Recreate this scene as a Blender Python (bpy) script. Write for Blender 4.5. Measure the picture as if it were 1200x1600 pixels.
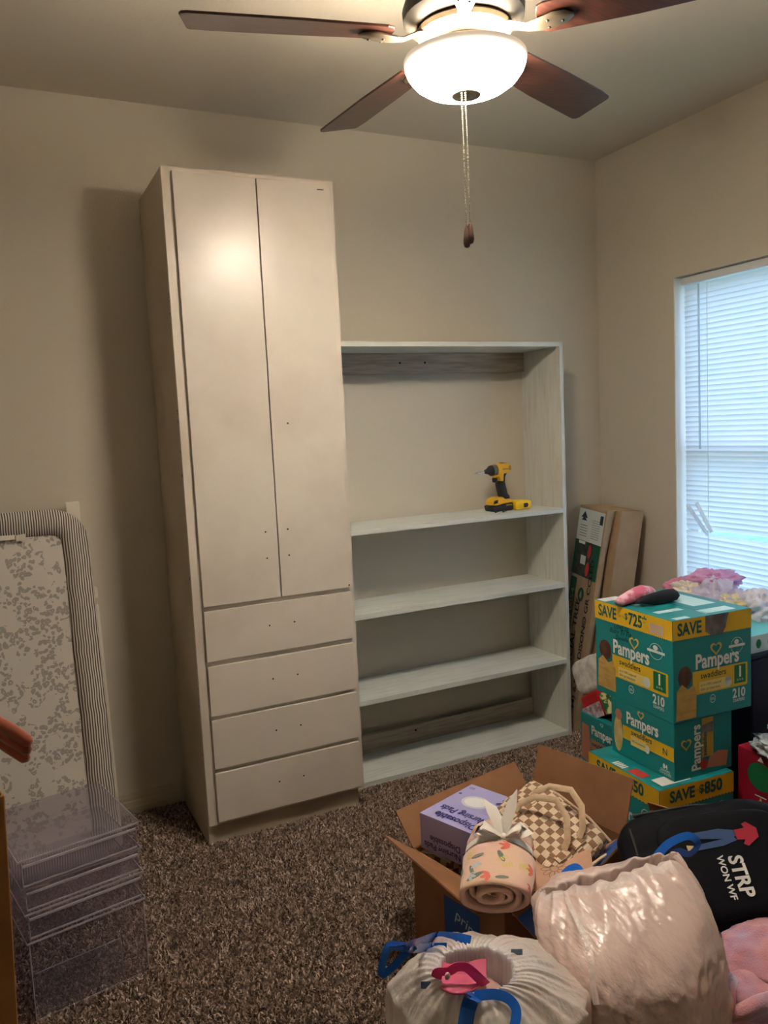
import bpy, bmesh, math, random
import numpy as np
from mathutils import Matrix, Vector
random.seed(7); rng = np.random.default_rng(7)
PI = math.pi
scene = bpy.context.scene
COL = scene.collection
for o in list(bpy.data.objects): bpy.data.objects.remove(o)

# ------------------------------------------------------------------ camera, sky, exposure
CAM_POS = (-2.819, -3.243, 1.485)
_R = (0.89676404, -0.43990331, -0.04795143); _U = (0.08889488, 0.07293501, 0.99336709); _F = (0.43348814, 0.89507852, -0.10451065)
cam_data = bpy.data.cameras.new('camera'); cam = bpy.data.objects.new('camera', cam_data); COL.objects.link(cam)
cam.matrix_world = Matrix(((_R[0], _U[0], -_F[0], CAM_POS[0]), (_R[1], _U[1], -_F[1], CAM_POS[1]), (_R[2], _U[2], -_F[2], CAM_POS[2]), (0, 0, 0, 1)))
cam_data.sensor_fit = 'VERTICAL'; cam_data.sensor_height = 36.0; cam_data.lens = 1263.58 * 36.0 / 1600.0
cam_data.clip_start = 0.02
scene.camera = cam
scene.cycles.transparent_max_bounces = 24
FOCAL = 1263.58
vs = scene.view_settings
vs.view_transform = 'Standard'; vs.look = 'None'; vs.gamma = 1.0; vs.use_curve_mapping = False
vs.exposure = 0.85
world = bpy.data.worlds.new('sky'); scene.world = world; world.use_nodes = True
wn = world.node_tree; bg = wn.nodes['Background']
bg.inputs[0].default_value = (0.52, 0.66, 1.0, 1); bg.inputs[1].default_value = 2.8
LAMP_STRENGTH = 88.0; BULB_W = 4.0
LAMP_COL = (1.0, 0.87, 0.71)
pl = bpy.data.lights.new('window_portal', 'AREA'); pl.shape = 'RECTANGLE'; pl.size = 1.6; pl.size_y = 1.25
pl.cycles.is_portal = True
plo = bpy.data.objects.new('window_portal', pl); COL.objects.link(plo)
plo.location = (0.16, -1.1, 1.3); plo.rotation_euler = (0, PI / 2, 0)

# ------------------------------------------------------------------ helpers
def px(p, x=None, y=None, z=None, D=None):
    d = [_F[i] + _R[i] * (p[0] - 600) / FOCAL + _U[i] * (800 - p[1]) / FOCAL for i in range(3)]
    if D is not None: t = D
    elif x is not None: t = (x - CAM_POS[0]) / d[0]
    elif y is not None: t = (y - CAM_POS[1]) / d[1]
    else: t = (z - CAM_POS[2]) / d[2]
    return Vector([CAM_POS[i] + t * d[i] for i in range(3)])

def lin(c):
    return tuple((v / 255 / 12.92 if v / 255 <= .04045 else ((v / 255 + .055) / 1.055) ** 2.4) for v in c)

MATS = {}
def mat(name, col, rough=.5, metal=0., var=None, vscale=8., vdet=4., vlo=.4, vhi=.65, bump=None, bdist=.002, coat=0., sheen=0., trans=0., spec=.5, stretch=None, transl=0., alpha=0., emit=0., coords='Object', abase=.3):
    if name in MATS: return MATS[name]
    m = bpy.data.materials.new(name); m.use_nodes = True; MATS[name] = m
    nt = m.node_tree; N = nt.nodes; L = nt.links; b = N['Principled BSDF']
    c = lin(col) + (1,)
    b.inputs['Base Color'].default_value = c; b.inputs['Roughness'].default_value = rough; b.inputs['Metallic'].default_value = metal
    b.inputs['Coat Weight'].default_value = coat; b.inputs['Sheen Weight'].default_value = sheen
    b.inputs['Transmission Weight'].default_value = trans; b.inputs['Specular IOR Level'].default_value = spec
    if emit: b.inputs['Emission Color'].default_value = c; b.inputs['Emission Strength'].default_value = emit
    vec = None
    if var or bump:
        tc = N.new('ShaderNodeTexCoord'); mp = N.new('ShaderNodeMapping'); L.new(tc.outputs[coords], mp.inputs[0])
        if stretch: mp.inputs['Scale'].default_value = stretch
        vec = mp.outputs[0]
    csock = None
    if var:
        n = N.new('ShaderNodeTexNoise'); n.inputs['Scale'].default_value = vscale; n.inputs['Detail'].default_value = vdet; L.new(vec, n.inputs['Vector'])
        r = N.new('ShaderNodeValToRGB'); r.color_ramp.elements[0].position = vlo; r.color_ramp.elements[1].position = vhi
        r.color_ramp.elements[0].color = c; r.color_ramp.elements[1].color = lin(var) + (1,)
        L.new(n.outputs[0], r.inputs[0]); L.new(r.outputs[0], b.inputs['Base Color']); csock = r.outputs[0]
    if bump:
        n2 = N.new('ShaderNodeTexNoise'); n2.inputs['Scale'].default_value = bump[0]; n2.inputs['Detail'].default_value = 3; L.new(vec, n2.inputs['Vector'])
        bp = N.new('ShaderNodeBump'); bp.inputs['Strength'].default_value = bump[1]; bp.inputs['Distance'].default_value = bdist
        L.new(n2.outputs[0], bp.inputs['Height']); L.new(bp.outputs[0], b.inputs['Normal'])
    out = N['Material Output']
    if transl:
        t = N.new('ShaderNodeBsdfTranslucent'); t.inputs[0].default_value = c
        if csock: L.new(csock, t.inputs[0])
        mx = N.new('ShaderNodeMixShader'); mx.inputs[0].default_value = transl
        L.new(b.outputs[0], mx.inputs[1]); L.new(t.outputs[0], mx.inputs[2]); L.new(mx.outputs[0], out.inputs[0])
    if alpha:
        t = N.new('ShaderNodeBsdfTransparent'); t.inputs[0].default_value = c; b.inputs['Base Color'].default_value = (c[0] * abase, c[1] * abase, c[2] * abase, 1)
        mx = N.new('ShaderNodeMixShader'); mx.inputs[0].default_value = alpha
        L.new(b.outputs[0], mx.inputs[1]); L.new(t.outputs[0], mx.inputs[2]); L.new(mx.outputs[0], out.inputs[0])
    return m

MW = {}
def thing(name, label, cat, loc=(0, 0, 0), rz=0, group=None, rot=None):
    o = bpy.data.objects.new(name, None); COL.objects.link(o); o.empty_display_size = .05
    o.location = loc; o.rotation_euler = rot if rot else (0, 0, rz)
    o['label'] = label; o['category'] = cat
    if group: o['group'] = group
    MW[o.name] = Matrix.LocRotScale(Vector(loc), o.rotation_euler, None)
    return o
def tag(o, label, cat, group=None):
    o['label'] = label; o['category'] = cat
    if group: o['group'] = group
    return o
def struct(o): o['kind'] = 'structure'; return o

class MB:
    def __init__(s): s.v = []; s.f = []
    def add(s, v, f):
        n = len(s.v); s.v += [tuple(p) for p in v]; s.f += [tuple(i + n for i in q) for q in f]; return s
    def box(s, x0, x1, y0, y1, z0, z1):
        v = [(x, y, z) for x in (x0, x1) for y in (y0, y1) for z in (z0, z1)]
        return s.add(v, [(0, 1, 3, 2), (4, 6, 7, 5), (0, 4, 5, 1), (2, 3, 7, 6), (0, 2, 6, 4), (1, 5, 7, 3)])
    def hexa(s, b, t):  # bottom 4, top 4 (ccw from above)
        return s.add(list(b) + list(t), [(3, 2, 1, 0), (4, 5, 6, 7)] + [(i, (i + 1) % 4, 4 + (i + 1) % 4, 4 + i) for i in range(4)])
    def prism(s, poly, a, b, axis='z'):
        n = len(poly)
        def P(p, h): return {'z': (p[0], p[1], h), 'y': (p[0], h, p[1]), 'x': (h, p[0], p[1])}[axis]
        v = [P(p, a) for p in poly] + [P(p, b) for p in poly]
        return s.add(v, [tuple(range(n))[::-1], tuple(range(n, 2 * n))] + [(i, (i + 1) % n, n + (i + 1) % n, n + i) for i in range(n)])
    def tube(s, pts, r, n=8, caps=True, flat=None, up=None):
        pts = [Vector(p) for p in pts]; v = []; f = []; prev = None
        for i, p in enumerate(pts):
            t = (pts[min(i + 1, len(pts) - 1)] - pts[max(i - 1, 0)])
            t = t.normalized() if t.length > 1e-9 else Vector((0, 0, 1))
            if prev is None:
                a = Vector(up) if up else (Vector((0, 0, 1)) if abs(t.z) < .9 else Vector((1, 0, 0)))
                u = (a - t * a.dot(t)).normalized()
            else: u = (prev - t * prev.dot(t)).normalized()
            prev = u; w = t.cross(u); rr = r[i] if hasattr(r, '__len__') else r
            for k in range(n):
                a = 2 * PI * k / n; q = p + u * (math.cos(a) * rr * (flat or 1)) + w * (math.sin(a) * rr); v.append(tuple(q))
        m = len(pts)
        for i in range(m - 1):
            for k in range(n): f.append((i * n + k, i * n + (k + 1) % n, (i + 1) * n + (k + 1) % n, (i + 1) * n + k))
        if caps: f.append(tuple(range(n))[::-1]); f.append(tuple((m - 1) * n + k for k in range(n)))
        return s.add(v, f)
    def lathe(s, prof, n=32, c=(0, 0, 0)):
        v = []; f = []
        for r, z in prof:
            for k in range(n):
                a = 2 * PI * k / n; v.append((c[0] + r * math.cos(a), c[1] + r * math.sin(a), c[2] + z))
        m = len(prof)
        for i in range(m - 1):
            for k in range(n): f.append((i * n + k, i * n + (k + 1) % n, (i + 1) * n + (k + 1) % n, (i + 1) * n + k))
        return s.add(v, f)
    def ico(s, c, r, sub=1, sc=(1, 1, 1)):
        bm = bmesh.new(); bmesh.ops.create_icosphere(bm, subdivisions=sub, radius=1)
        v = [(c[0] + q.co.x * r * sc[0], c[1] + q.co.y * r * sc[1], c[2] + q.co.z * r * sc[2]) for q in bm.verts]
        f = [tuple(x.index for x in q.verts) for q in bm.faces]; bm.free(); return s.add(v, f)
    def grid(s, P, closed_u=False):  # P array (m,n,3)
        m, n = len(P), len(P[0]); v = [tuple(P[i][j]) for i in range(m) for j in range(n)]; f = []
        for i in range(m - 1):
            for j in range(n if closed_u else n - 1):
                f.append((i * n + j, i * n + (j + 1) % n, (i + 1) * n + (j + 1) % n, (i + 1) * n + j))
        return s.add(v, f)
    def xf(s, M): s.v = [tuple(M @ Vector(p)) for p in s.v]; return s
    def build(s, name, m, parent=None, smooth=False, bevel=0, local=False, seg=2, angle=35, recalc=True):
        me = bpy.data.meshes.new(name)
        v = s.v
        if parent is not None and not local:
            inv = MW[parent.name].inverted(); v = [tuple(inv @ Vector(p)) for p in v]
        me.from_pydata(v, [], s.f)
        bm = bmesh.new(); bm.from_mesh(me)
        if recalc: bmesh.ops.recalc_face_normals(bm, faces=bm.faces)
        if bevel:
            es = [e for e in bm.edges if len(e.link_faces) == 2 and e.calc_face_angle(0) > math.radians(angle)]
            bmesh.ops.bevel(bm, geom=es, offset=bevel, segments=seg, affect='EDGES', profile=.5, clamp_overlap=True)
        bm.to_mesh(me); bm.free()
        if smooth:
            me.polygons.foreach_set('use_smooth', [True] * len(me.polygons))
            if smooth != 'all': me.set_sharp_from_angle(angle=math.radians(40))
        me.materials.append(m)
        o = bpy.data.objects.new(name, me); COL.objects.link(o)
        if parent is not None: o.parent = parent; MW[o.name] = MW[parent.name]
        else: MW[o.name] = Matrix()
        return o
def part(name, m, parent, *a, **k):
    mb = MB(); mb.box(*a); return mb.build(name, m, parent, **k)
def recenter(o):
    # put a top-level mesh's origin at its base centre
    me = o.data; co = np.empty(len(me.vertices) * 3); me.vertices.foreach_get('co', co); co = co.reshape(-1, 3)
    c = Vector(((co[:, 0].min() + co[:, 0].max()) / 2, (co[:, 1].min() + co[:, 1].max()) / 2, co[:, 2].min()))
    me.transform(Matrix.Translation(-c)); o.location = c; MW[o.name] = Matrix.Translation(c); return o

# printed marks: M maps (u, v, normal) of a face to the thing's coordinates
def faceM(o, x, y):
    x = Vector(x).normalized(); y = Vector(y); n = x.cross(y).normalized(); y = n.cross(x)
    return Matrix(((x[0], y[0], n[0], o[0]), (x[1], y[1], n[1], o[1]), (x[2], y[2], n[2], o[2]), (0, 0, 0, 1)))
def decal(name, polys, m, parent, M, off=.0006, local=True):
    mb = MB()
    for p in polys:
        mb.add([tuple(M @ Vector((q[0], q[1], off))) for q in p], [tuple(range(len(p)))])
    return mb.build(name, m, parent, local=local, recalc=False)
def ring_polys(pts_o, pts_i):
    n = len(pts_o); return [[pts_o[i], pts_o[(i + 1) % n], pts_i[(i + 1) % n], pts_i[i]] for i in range(n)]
def ell(cx, cy, a, b, n=20, rot=0):
    return [(cx + a * math.cos(t) * math.cos(rot) - b * math.sin(t) * math.sin(rot), cy + a * math.cos(t) * math.sin(rot) + b * math.sin(t) * math.cos(rot)) for t in [2 * PI * k / n for k in range(n)]]
def rect(x0, y0, x1, y1): return [(x0, y0), (x1, y0), (x1, y1), (x0, y1)]
def heart(cx, cy, s, n=28):
    out = []
    for k in range(n):
        t = 2 * PI * k / n; x = 16 * math.sin(t) ** 3; y = 13 * math.cos(t) - 5 * math.cos(2 * t) - 2 * math.cos(3 * t) - math.cos(4 * t)
        out.append((cx - x / 17 * s, cy + y / 17 * s))
    return out
def zigzag(x0, x1, y0, y1, a=.004, n=30):
    p = [(x1, y1), (x0, y1)]
    for k in range(2 * n + 1): p.append((x0 + (x1 - x0) * k / (2 * n), y0 + (a if k % 2 else 0)))
    return p
def text(name, body, size, m, parent, M, x, y, off=.0012, ax='LEFT', bold=0., sx=1., rot=0., shear=0., local=True, extrude=0.):
    cu = bpy.data.curves.new(name, 'FONT'); cu.body = body; cu.size = size; cu.align_x = ax; cu.offset = bold * size; cu.shear = shear; cu.resolution_u = 3; cu.extrude = extrude
    t = bpy.data.objects.new(name + '_tmp', cu); COL.objects.link(t)
    bpy.context.view_layer.update()
    dg = bpy.context.evaluated_depsgraph_get()
    me = bpy.data.meshes.new_from_object(t.evaluated_get(dg))
    bpy.data.objects.remove(t); bpy.data.curves.remove(cu)
    X = M @ Matrix.Translation((x, y, off)) @ Matrix.Rotation(rot, 4, 'Z') @ Matrix.Diagonal((sx, 1, 1, 1))
    if not local: X = MW[parent.name].inverted() @ X
    me.transform(X); me.materials.clear(); me.materials.append(m); me.name = name
    o = bpy.data.objects.new(name, me); COL.objects.link(o); o.parent = parent; MW[o.name] = MW[parent.name]
    return o

# value noise for crumpled soft things
def _h(i, j, k, s):
    n = (i * 374761393 + j * 668265263 + k * 2147483647 + s * 974711) & 0xffffffff
    n = ((n ^ (n >> 13)) * 1274126177) & 0xffffffff
    return ((n ^ (n >> 16)) & 0xffff) / 65535.0
def vnoise(P, s=0):
    P = np.asarray(P, float); I = np.floor(P).astype(np.int64); F = P - I; F = F * F * (3 - 2 * F); r = 0
    for a in (0, 1):
        for b in (0, 1):
            for c in (0, 1):
                w = (F[..., 0] if a else 1 - F[..., 0]) * (F[..., 1] if b else 1 - F[..., 1]) * (F[..., 2] if c else 1 - F[..., 2])
                r = r + w * _h(I[..., 0] + a, I[..., 1] + b, I[..., 2] + c, s)
    return r * 2 - 1
def fbm(P, s=0, o=3):
    r = 0; a = 1.; P = np.asarray(P, float)
    for k in range(o): r = r + a * vnoise(P * 2 ** k + 17.3 * k, s + k); a *= .5
    return r
def ridge(P, s=0): return 1 - np.abs(fbm(P, s, 2)) * 2
def blob(c, rad, e=(1., 1.), amp=.1, freq=3., seed=0, nu=48, nv=28, flatz=None, rz=0., ridgy=.0, rot=None):
    u = np.linspace(0, 2 * PI, nu, endpoint=False); w = np.linspace(-PI / 2, PI / 2, nv)
    U, W = np.meshgrid(u, w); sg = lambda t, p: np.sign(t) * np.abs(t) ** p
    X = sg(np.cos(W), e[0]) * sg(np.cos(U), e[1]); Y = sg(np.cos(W), e[0]) * sg(np.sin(U), e[1]); Z = sg(np.sin(W), e[0])
    P = np.stack([X, Y, Z], -1); q = P / (np.linalg.norm(P, axis=-1, keepdims=True) + 1e-9)
    d = 1 + amp * fbm(q * freq, seed) + ridgy * (ridge(q * freq * 1.7 + 5, seed + 9) - .5)
    P = P * d[..., None] * np.array(rad)
    if flatz is not None: P[..., 2] = np.maximum(P[..., 2], flatz)
    M = rot.to_matrix() if rot is not None else Matrix.Rotation(rz, 3, 'Z')
    P = P @ np.array(M).T + np.array(c)
    return P
# ------------------------------------------------------------------ materials of the shell
H = 2.74
m_wall = mat('wall_paint', (205, 197, 181), .75, bump=(140, .35), bdist=.0025)
m_ceil = mat('ceiling_paint', (206, 198, 182), .85, bump=(110, .3), bdist=.002)
m_trim = mat('trim_paint', (196, 182, 158), .45)
m_base_carpet = mat('carpet_backing', (52, 38, 30), .95, var=(88, 70, 58), vscale=160, bump=(240, .8), bdist=.006)
m_vinyl = mat('window_vinyl', (235, 238, 238), .35)

def struct_box(name, m, *boxes, **k):
    mb = MB()
    for b in boxes: mb.box(*b)
    return struct(mb.build(name, m, **k))
XL, YF = -3.75, -4.1
struct_box('floor', m_base_carpet, (XL - .1, .15, YF - .1, .12, -.12, 0))
struct_box('ceiling', m_ceil, (XL - .1, .15, YF - .1, .12, H, H + .12))
struct_box('wall_back', m_wall, (XL - .1, .15, 0, .12, 0, H))
struct_box('wall_left', m_wall, (XL - .1, XL, YF, 0, 0, H))
struct_box('wall_front', m_wall, (XL - .1, .15, YF - .1, YF, 0, H))
WY0, WY1, WZ0, WZ1 = -1.7, -.5, .56, 2.084
struct_box('wall_right', m_wall, (0, .15, YF, WY0, 0, H), (0, .15, WY1, 0, 0, H), (0, .15, WY0, WY1, 0, WZ0), (0, .15, WY0, WY1, WZ1, H))
def baseboard(name, x0, x1, y):
    prof = [(y, 0), (y, .085), (y - .004, .085), (y - .006, .075), (y - .009, .070), (y - .009, .058), (y - .012, .052), (y - .012, .034), (y - .014, .030), (y - .014, 0)]
    mb = MB(); mb.prism(prof, x0, x1, 'x'); return struct(mb.build(name, m_trim))
baseboard('baseboard_back', XL, -2.235, 0)
baseboard('baseboard_back_right', -.46, 0, 0)
mb = MB(); mb.prism([(0, 0), (0, .085), (-.004, .085), (-.009, .07), (-.012, .052), (-.014, .03), (-.014, 0)], YF, -.016, 'y')
struct(mb.build('baseboard_right', m_trim))

# carpet pile: short bent yarn tufts that nobody could count
def carpet():
    n = 340000
    x = rng.uniform(-3.1, -.05, n); y = rng.uniform(-1.95, -.014, n)
    keep = ~((x > -2.23) & (x < -1.59) & (y > -.405)) & ~((x > -1.62) & (x < -.46) & (y > -.292)) & ~((y > -.016))
    # only where the carpet lies open to view
    keep &= ~((x > -.47) & (y < -.69))
    x = x[keep]; y = y[keep]; n = len(x)
    a = rng.uniform(0, 2 * PI, n); w = rng.uniform(.0016, .0028, n); h = rng.uniform(.007, .013, n); ln = rng.uniform(.003, .010, n); la = rng.uniform(0, 2 * PI, n)
    cx, sx = np.cos(a) * w, np.sin(a) * w; lx, ly = np.cos(la) * ln, np.sin(la) * ln
    z0 = np.zeros(n)
    V = np.empty((n, 5, 3))
    V[:, 0] = np.stack([x - cx, y - sx, z0], 1); V[:, 1] = np.stack([x + cx, y + sx, z0], 1)
    V[:, 2] = np.stack([x + cx + lx * .5, y + sx + ly * .5, h * .75], 1); V[:, 3] = np.stack([x - cx + lx * .5, y - sx + ly * .5, h * .75], 1)
    V[:, 4] = np.stack([x + lx * 1.25, y + ly * 1.25, h], 1)
    me = bpy.data.meshes.new('carpet_pile'); me.vertices.add(n * 5); me.vertices.foreach_set('co', V.ravel())
    base = (np.arange(n) * 5)[:, None]
    loops = np.concatenate([base + np.array([[0, 1, 2, 3]]), base + np.array([[3, 2, 4]])], 1).ravel().astype(np.int32)
    starts = (np.arange(n)[:, None] * 7 + np.array([[0, 4]])).ravel().astype(np.int32)
    me.loops.add(len(loops)); me.loops.foreach_set('vertex_index', loops)
    me.polygons.add(2 * n); me.polygons.foreach_set('loop_start', starts); me.update(calc_edges=True)
    m = bpy.data.materials.new('carpet_yarn'); m.use_nodes = True; N = m.node_tree.nodes; L = m.node_tree.links; b = N['Principled BSDF']
    g = N.new('ShaderNodeNewGeometry'); r = N.new('ShaderNodeValToRGB'); cr = r.color_ramp
    cr.elements[0].color = lin((84, 66, 58)) + (1,); cr.elements[1].color = lin((222, 202, 186)) + (1,)
    e = cr.elements.new(.5); e.color = lin((158, 134, 120)) + (1,)
    L.new(g.outputs['Random Per Island'], r.inputs[0]); L.new(r.outputs[0], b.inputs['Base Color']); b.inputs['Roughness'].default_value = .9; b.inputs['Specular IOR Level'].default_value = .1
    me.materials.append(m)
    o = bpy.data.objects.new('carpet_pile', me); COL.objects.link(o); o['kind'] = 'stuff'
    tag(o, 'brown speckled shag carpet pile covering the floor', 'carpet')
carpet()

# ------------------------------------------------------------------ window, outside
win = MB()
fx0, fx1 = .095, .135
for b in [(fx0, fx1, WY0, WY0 + .045, WZ0, WZ1), (fx0, fx1, WY1 - .045, WY1, WZ0, WZ1), (fx0, fx1, WY0 + .045, WY1 - .045, WZ0, WZ0 + .045), (fx0, fx1, WY0 + .045, WY1 - .045, WZ1 - .045, WZ1)]: win.box(*b)
window = struct(win.build('window_1', m_vinyl))
part('meeting_rail', m_vinyl, window, fx0 - .004, fx1 - .01, WY0 + .045, WY1 - .045, 1.29, 1.335)
m_glass = mat('window_glass', (236, 245, 245), .05, alpha=.93)
for z0, z1 in ((WZ0 + .045, 1.29), (1.335, WZ1 - .045)): part('pane', m_glass, window, .113, .117, WY0 + .045, WY1 - .045, z0, z1)
m_jamb = mat('daylit_jamb_white', (244, 244, 240), .4)
part('bright_reveal_board', m_jamb, window, .001, .094, WY1 - .006, WY1 - .0005, WZ0 + .021, WZ1 - .0005); part('bright_reveal_board', m_jamb, window, .001, .094, WY0 + .0005, WY0 + .006, WZ0 + .021, WZ1 - .0005)  # boards added and painted white to imitate daylight leaking onto the reveal
part('sill', m_trim, window, -.03, .095, WY0 + .001, WY1 - .001, WZ0 + .0005, WZ0 + .02, bevel=.004)

m_lawn = mat('lawn', (142, 176, 138), .9, var=(120, 156, 116), vscale=3)
struct_box('ground_outside', m_lawn, (.16, 14, -9, 7, -.35, -.25))
m_leaf = mat('leaf', (70, 120, 70), .6, var=(110, 160, 100), vscale=6, transl=.3)
m_bark = mat('bark', (88, 70, 54), .9)
def bush(cx, cy, rx, rz, label):
    t = thing('garden_shrub', label, 'shrub', (cx, cy, -.25), group='shrubs outside the window')
    mb = MB(); mb.tube([(cx, cy, -.25), (cx + .03, cy, rz * .8)], [.06, .02], 8); mb.build('stem', m_bark, t)
    n = 1500; mb = MB()
    for k in range(n):
        d = rng.normal(size=3); d /= np.linalg.norm(d); r = rng.uniform(.55, 1) ** .5
        c = np.array([cx, cy, rz * .75]) + d * r * np.array([rx, rx, rz * .8]); a = rng.normal(size=3); a /= np.linalg.norm(a); b = np.cross(a, d); b /= np.linalg.norm(b) + 1e-9
        s = rng.uniform(.03, .06)
        mb.add([c - a * s, c + b * s * .5, c + a * s, c - b * s * .5], [(0, 1, 2, 3)])
    mb.build('foliage', m_leaf, t, recalc=False)
bush(3.2, -.6, .8, .75, 'leafy green shrub seen through the gap in the blind, nearer the corner')
bush(3.6, -2.3, .9, .7, 'leafy green shrub outside the window, further right')

# ------------------------------------------------------------------ mini blind
def blind():
    t = thing('window_blind', 'white mini blind with broken lower slats hanging in the window', 'blind', (.045, -1.1, WZ0 + .02))
    m_slat = mat('slat_vinyl', (240, 243, 246), .35, transl=.5)
    m_rail = mat('blind_rail', (225, 228, 230), .4)
    m_cord = mat('blind_cord', (240, 242, 244), .7)
    y0, y1 = WY0 + .016, WY1 - .024
    part('headrail', m_rail, t, .022, .062, y0, y1, WZ1 - .036, WZ1 - .004, bevel=.003)
    w = .0265; tilt = math.radians(73); n = 5; P = []
    for k in range(n):
        s = (k / (n - 1) - .5); c = .0022 * (1 - 4 * s * s)
        P.append((s * w * math.cos(tilt) - c * math.sin(tilt), -s * w * math.sin(tilt) - c * math.cos(tilt)))
    ln = (y1 - y0) / 2
    base = None; k = 0; z = WZ1 - .052; i = 0
    zs = []
    while z > .945: zs.append((z, 0)); z -= .0222
    z = .912
    while z > .612: zs.append((z, .03 * max(0, (z - .6) / .31))); z -= .0222
    for z, sag in zs:
        if base is None:
            mb = MB(); mb.grid([[(.045 + p[0], ym, p[1]) for ym in (y0, (y0 + y1) / 2, y1)] for p in P])
            me_o = mb.build('slat', m_slat, t, smooth='all', recalc=False); me_o.data.transform(MW[t.name]); me_o.data.transform(Matrix.Translation((-.045, 1.1, 0))); base = me_o; o = me_o
        else: o = base.copy(); COL.objects.link(o); o.parent = t
        o.location = (0, 0, z - (WZ0 + .02)); o.rotation_euler = (-(-sag) , 0, 0) if sag else (0, 0, 0)
        if sag: o.location.z -= .3 * sag - .013 * sag / .03
    part('bottom_rail', m_rail, t, .033, .057, y0, y1, .584, .600, bevel=.003)
    for yy in (-.66, -1.05, -1.5):
        for xx in (.031, .059):
            mb = MB(); mb.tube([(xx, yy, WZ1 - .036), (xx, yy, .6)], .0011, 5); mb.build('ladder_cord', m_cord, t)
    mb = MB(); mb.tube([(.018, -.625, WZ1 - .045), (.016, -.63, 1.32)], .0042, 6); wd = mb.build('tilt_wand', mat('wand_plastic', (236, 242, 248), .2, transl=.75), t, smooth=True)
    # broken slats sticking out around the gap
    for a, b in (((1074, 789), (1106, 836)), ((1088, 785), (1112, 832))):
        p = px(a, x=.012); q = px(b, x=.02); u = (q - p).normalized(); s = Vector((0, u.z, -u.y)) * .011
        mb = MB(); mb.grid([[p - s, q - s], [p + Vector((-.003, 0, 0)), q + Vector((-.003, 0, 0))], [p + s, q + s]]); mb.build('broken_slat', m_slat, t, recalc=False)
blind()

# ------------------------------------------------------------------ tall wardrobe cabinet
m_cab = mat('old_white_paint', (214, 206, 194), .30, var=(204, 194, 182), vscale=2.2, vlo=.45, vhi=.6, bump=(60, .06), bdist=.001)
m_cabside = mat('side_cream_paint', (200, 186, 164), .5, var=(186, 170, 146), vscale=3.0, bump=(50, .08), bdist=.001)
m_gap = mat('bare_edge', (120, 112, 106), .7)
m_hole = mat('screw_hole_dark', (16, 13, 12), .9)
m_chip = mat('chipped_wood', (92, 66, 46), .8)
def cabinet():
    x0, x1, y0, y1, zt = -2.22, -1.604, -.435, -.016, 2.381
    t = thing('wardrobe_cabinet', 'tall off-white painted wardrobe with two doors above four drawers', 'cabinet', ((x0 + x1) / 2, (y0 + y1) / 2, 0))
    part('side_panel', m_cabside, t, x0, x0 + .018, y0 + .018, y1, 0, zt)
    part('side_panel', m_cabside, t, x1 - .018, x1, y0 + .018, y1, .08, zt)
    part('top_panel', m_cab, t, x0 + .018, x1 - .018, y0 + .018, y1, zt - .018, zt)
    part('back_panel', m_cab, t, x0 + .018, x1 - .018, y1 - .006, y1, .08, zt - .018)
    part('bottom_panel', m_cab, t, x0 + .018, x1 - .018, y0 + .018, y1 - .006, .08, .098)
    for z in (1.2, 1.55, 1.9): part('inner_shelf', m_cab, t, x0 + .02, x1 - .02, y0 + .03, y1 - .01, z, z + .018)
    f = MB()
    for b in [(x0, x0 + .042, y0, y0 + .018, .08, zt), (x1 - .03, x1, y0, y0 + .018, .08, zt), (x0 + .042, x1 - .03, y0, y0 + .018, zt - .035, zt), (x0 + .042, x1 - .03, y0, y0 + .018, .862, .9), (x0 + .042, x1 - .03, y0, y0 + .018, .655, .70), (x0 + .042, x1 - .03, y0, y0 + .018, .46, .50), (x0 + .042, x1 - .03, y0, y0 + .018, .262, .302), (x0 + .042, x1 - .03, y0, y0 + .018, .08, .115)]: f.box(*b)
    f.build('face_frame', m_cab, t)
    part('toe_kick', m_cabside, t, x0 + .018, x1 - .018, y0 + .02, y0 + .038, 0, .08)
    def hole(p, par):
        mb = MB(); mb.tube([(p[0], yd + .001, p[1]), (p[0], yd - .0004, p[1])], .0032, 10); mb.build('screw_hole', m_hole, par)
    yd = y0 - .014
    dl = part('door', m_cab, t, -2.187, -1.9005, yd, y0 - .001, .884, 2.366, bevel=.0018)
    dr = part('door', m_cab, t, -1.8965, -1.624, yd, y0 - .001, .884, 2.366, bevel=.0018)
    for p in ((-1.944, 1.129), (-1.944, 1.033)): hole(p, dl)
    for p in ((-1.859, 1.131), (-1.860, 1.035)): hole(p, dr)
    def chip(x, z, sx, sz, y, par):
        mb = MB(); pts = [(x + sx * math.cos(a) * random.uniform(.5, 1), z + sz * math.sin(a) * random.uniform(.5, 1)) for a in [2 * PI * k / 9 for k in range(9)]]
        mb.prism(pts, y - .0005, y + .0005, 'y'); mb.build('paint_chip', m_chip, par)
    chip(-1.835, 1.515, .006, .005, yd, dr); chip(-1.628, .893, .005, .006, yd, dr); chip(-1.66, 2.345, .02, .003, yd, dr)
    for z0, z1 in ((.686, .868), (.486, .668), (.291, .472), (.092, .275)):
        d = part('drawer_front', m_cab, t, -2.187, -1.621, yd, y0 - .001, z0, z1, bevel=.0018)
        hole((-1.951, (z0 + z1) / 2 + .008), d); hole((-1.855, (z0 + z1) / 2 + .008), d)
    for k in range(16):
        z = random.uniform(.3, 2.2); mb = MB(); s = random.uniform(.002, .005)
        mb.box(x0 - .0006, x0 + .002, y0 + .016, y0 + .018 + s, z, z + s * random.uniform(1, 3)); mb.build('paint_chip', m_chip, t)
cabinet()

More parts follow.
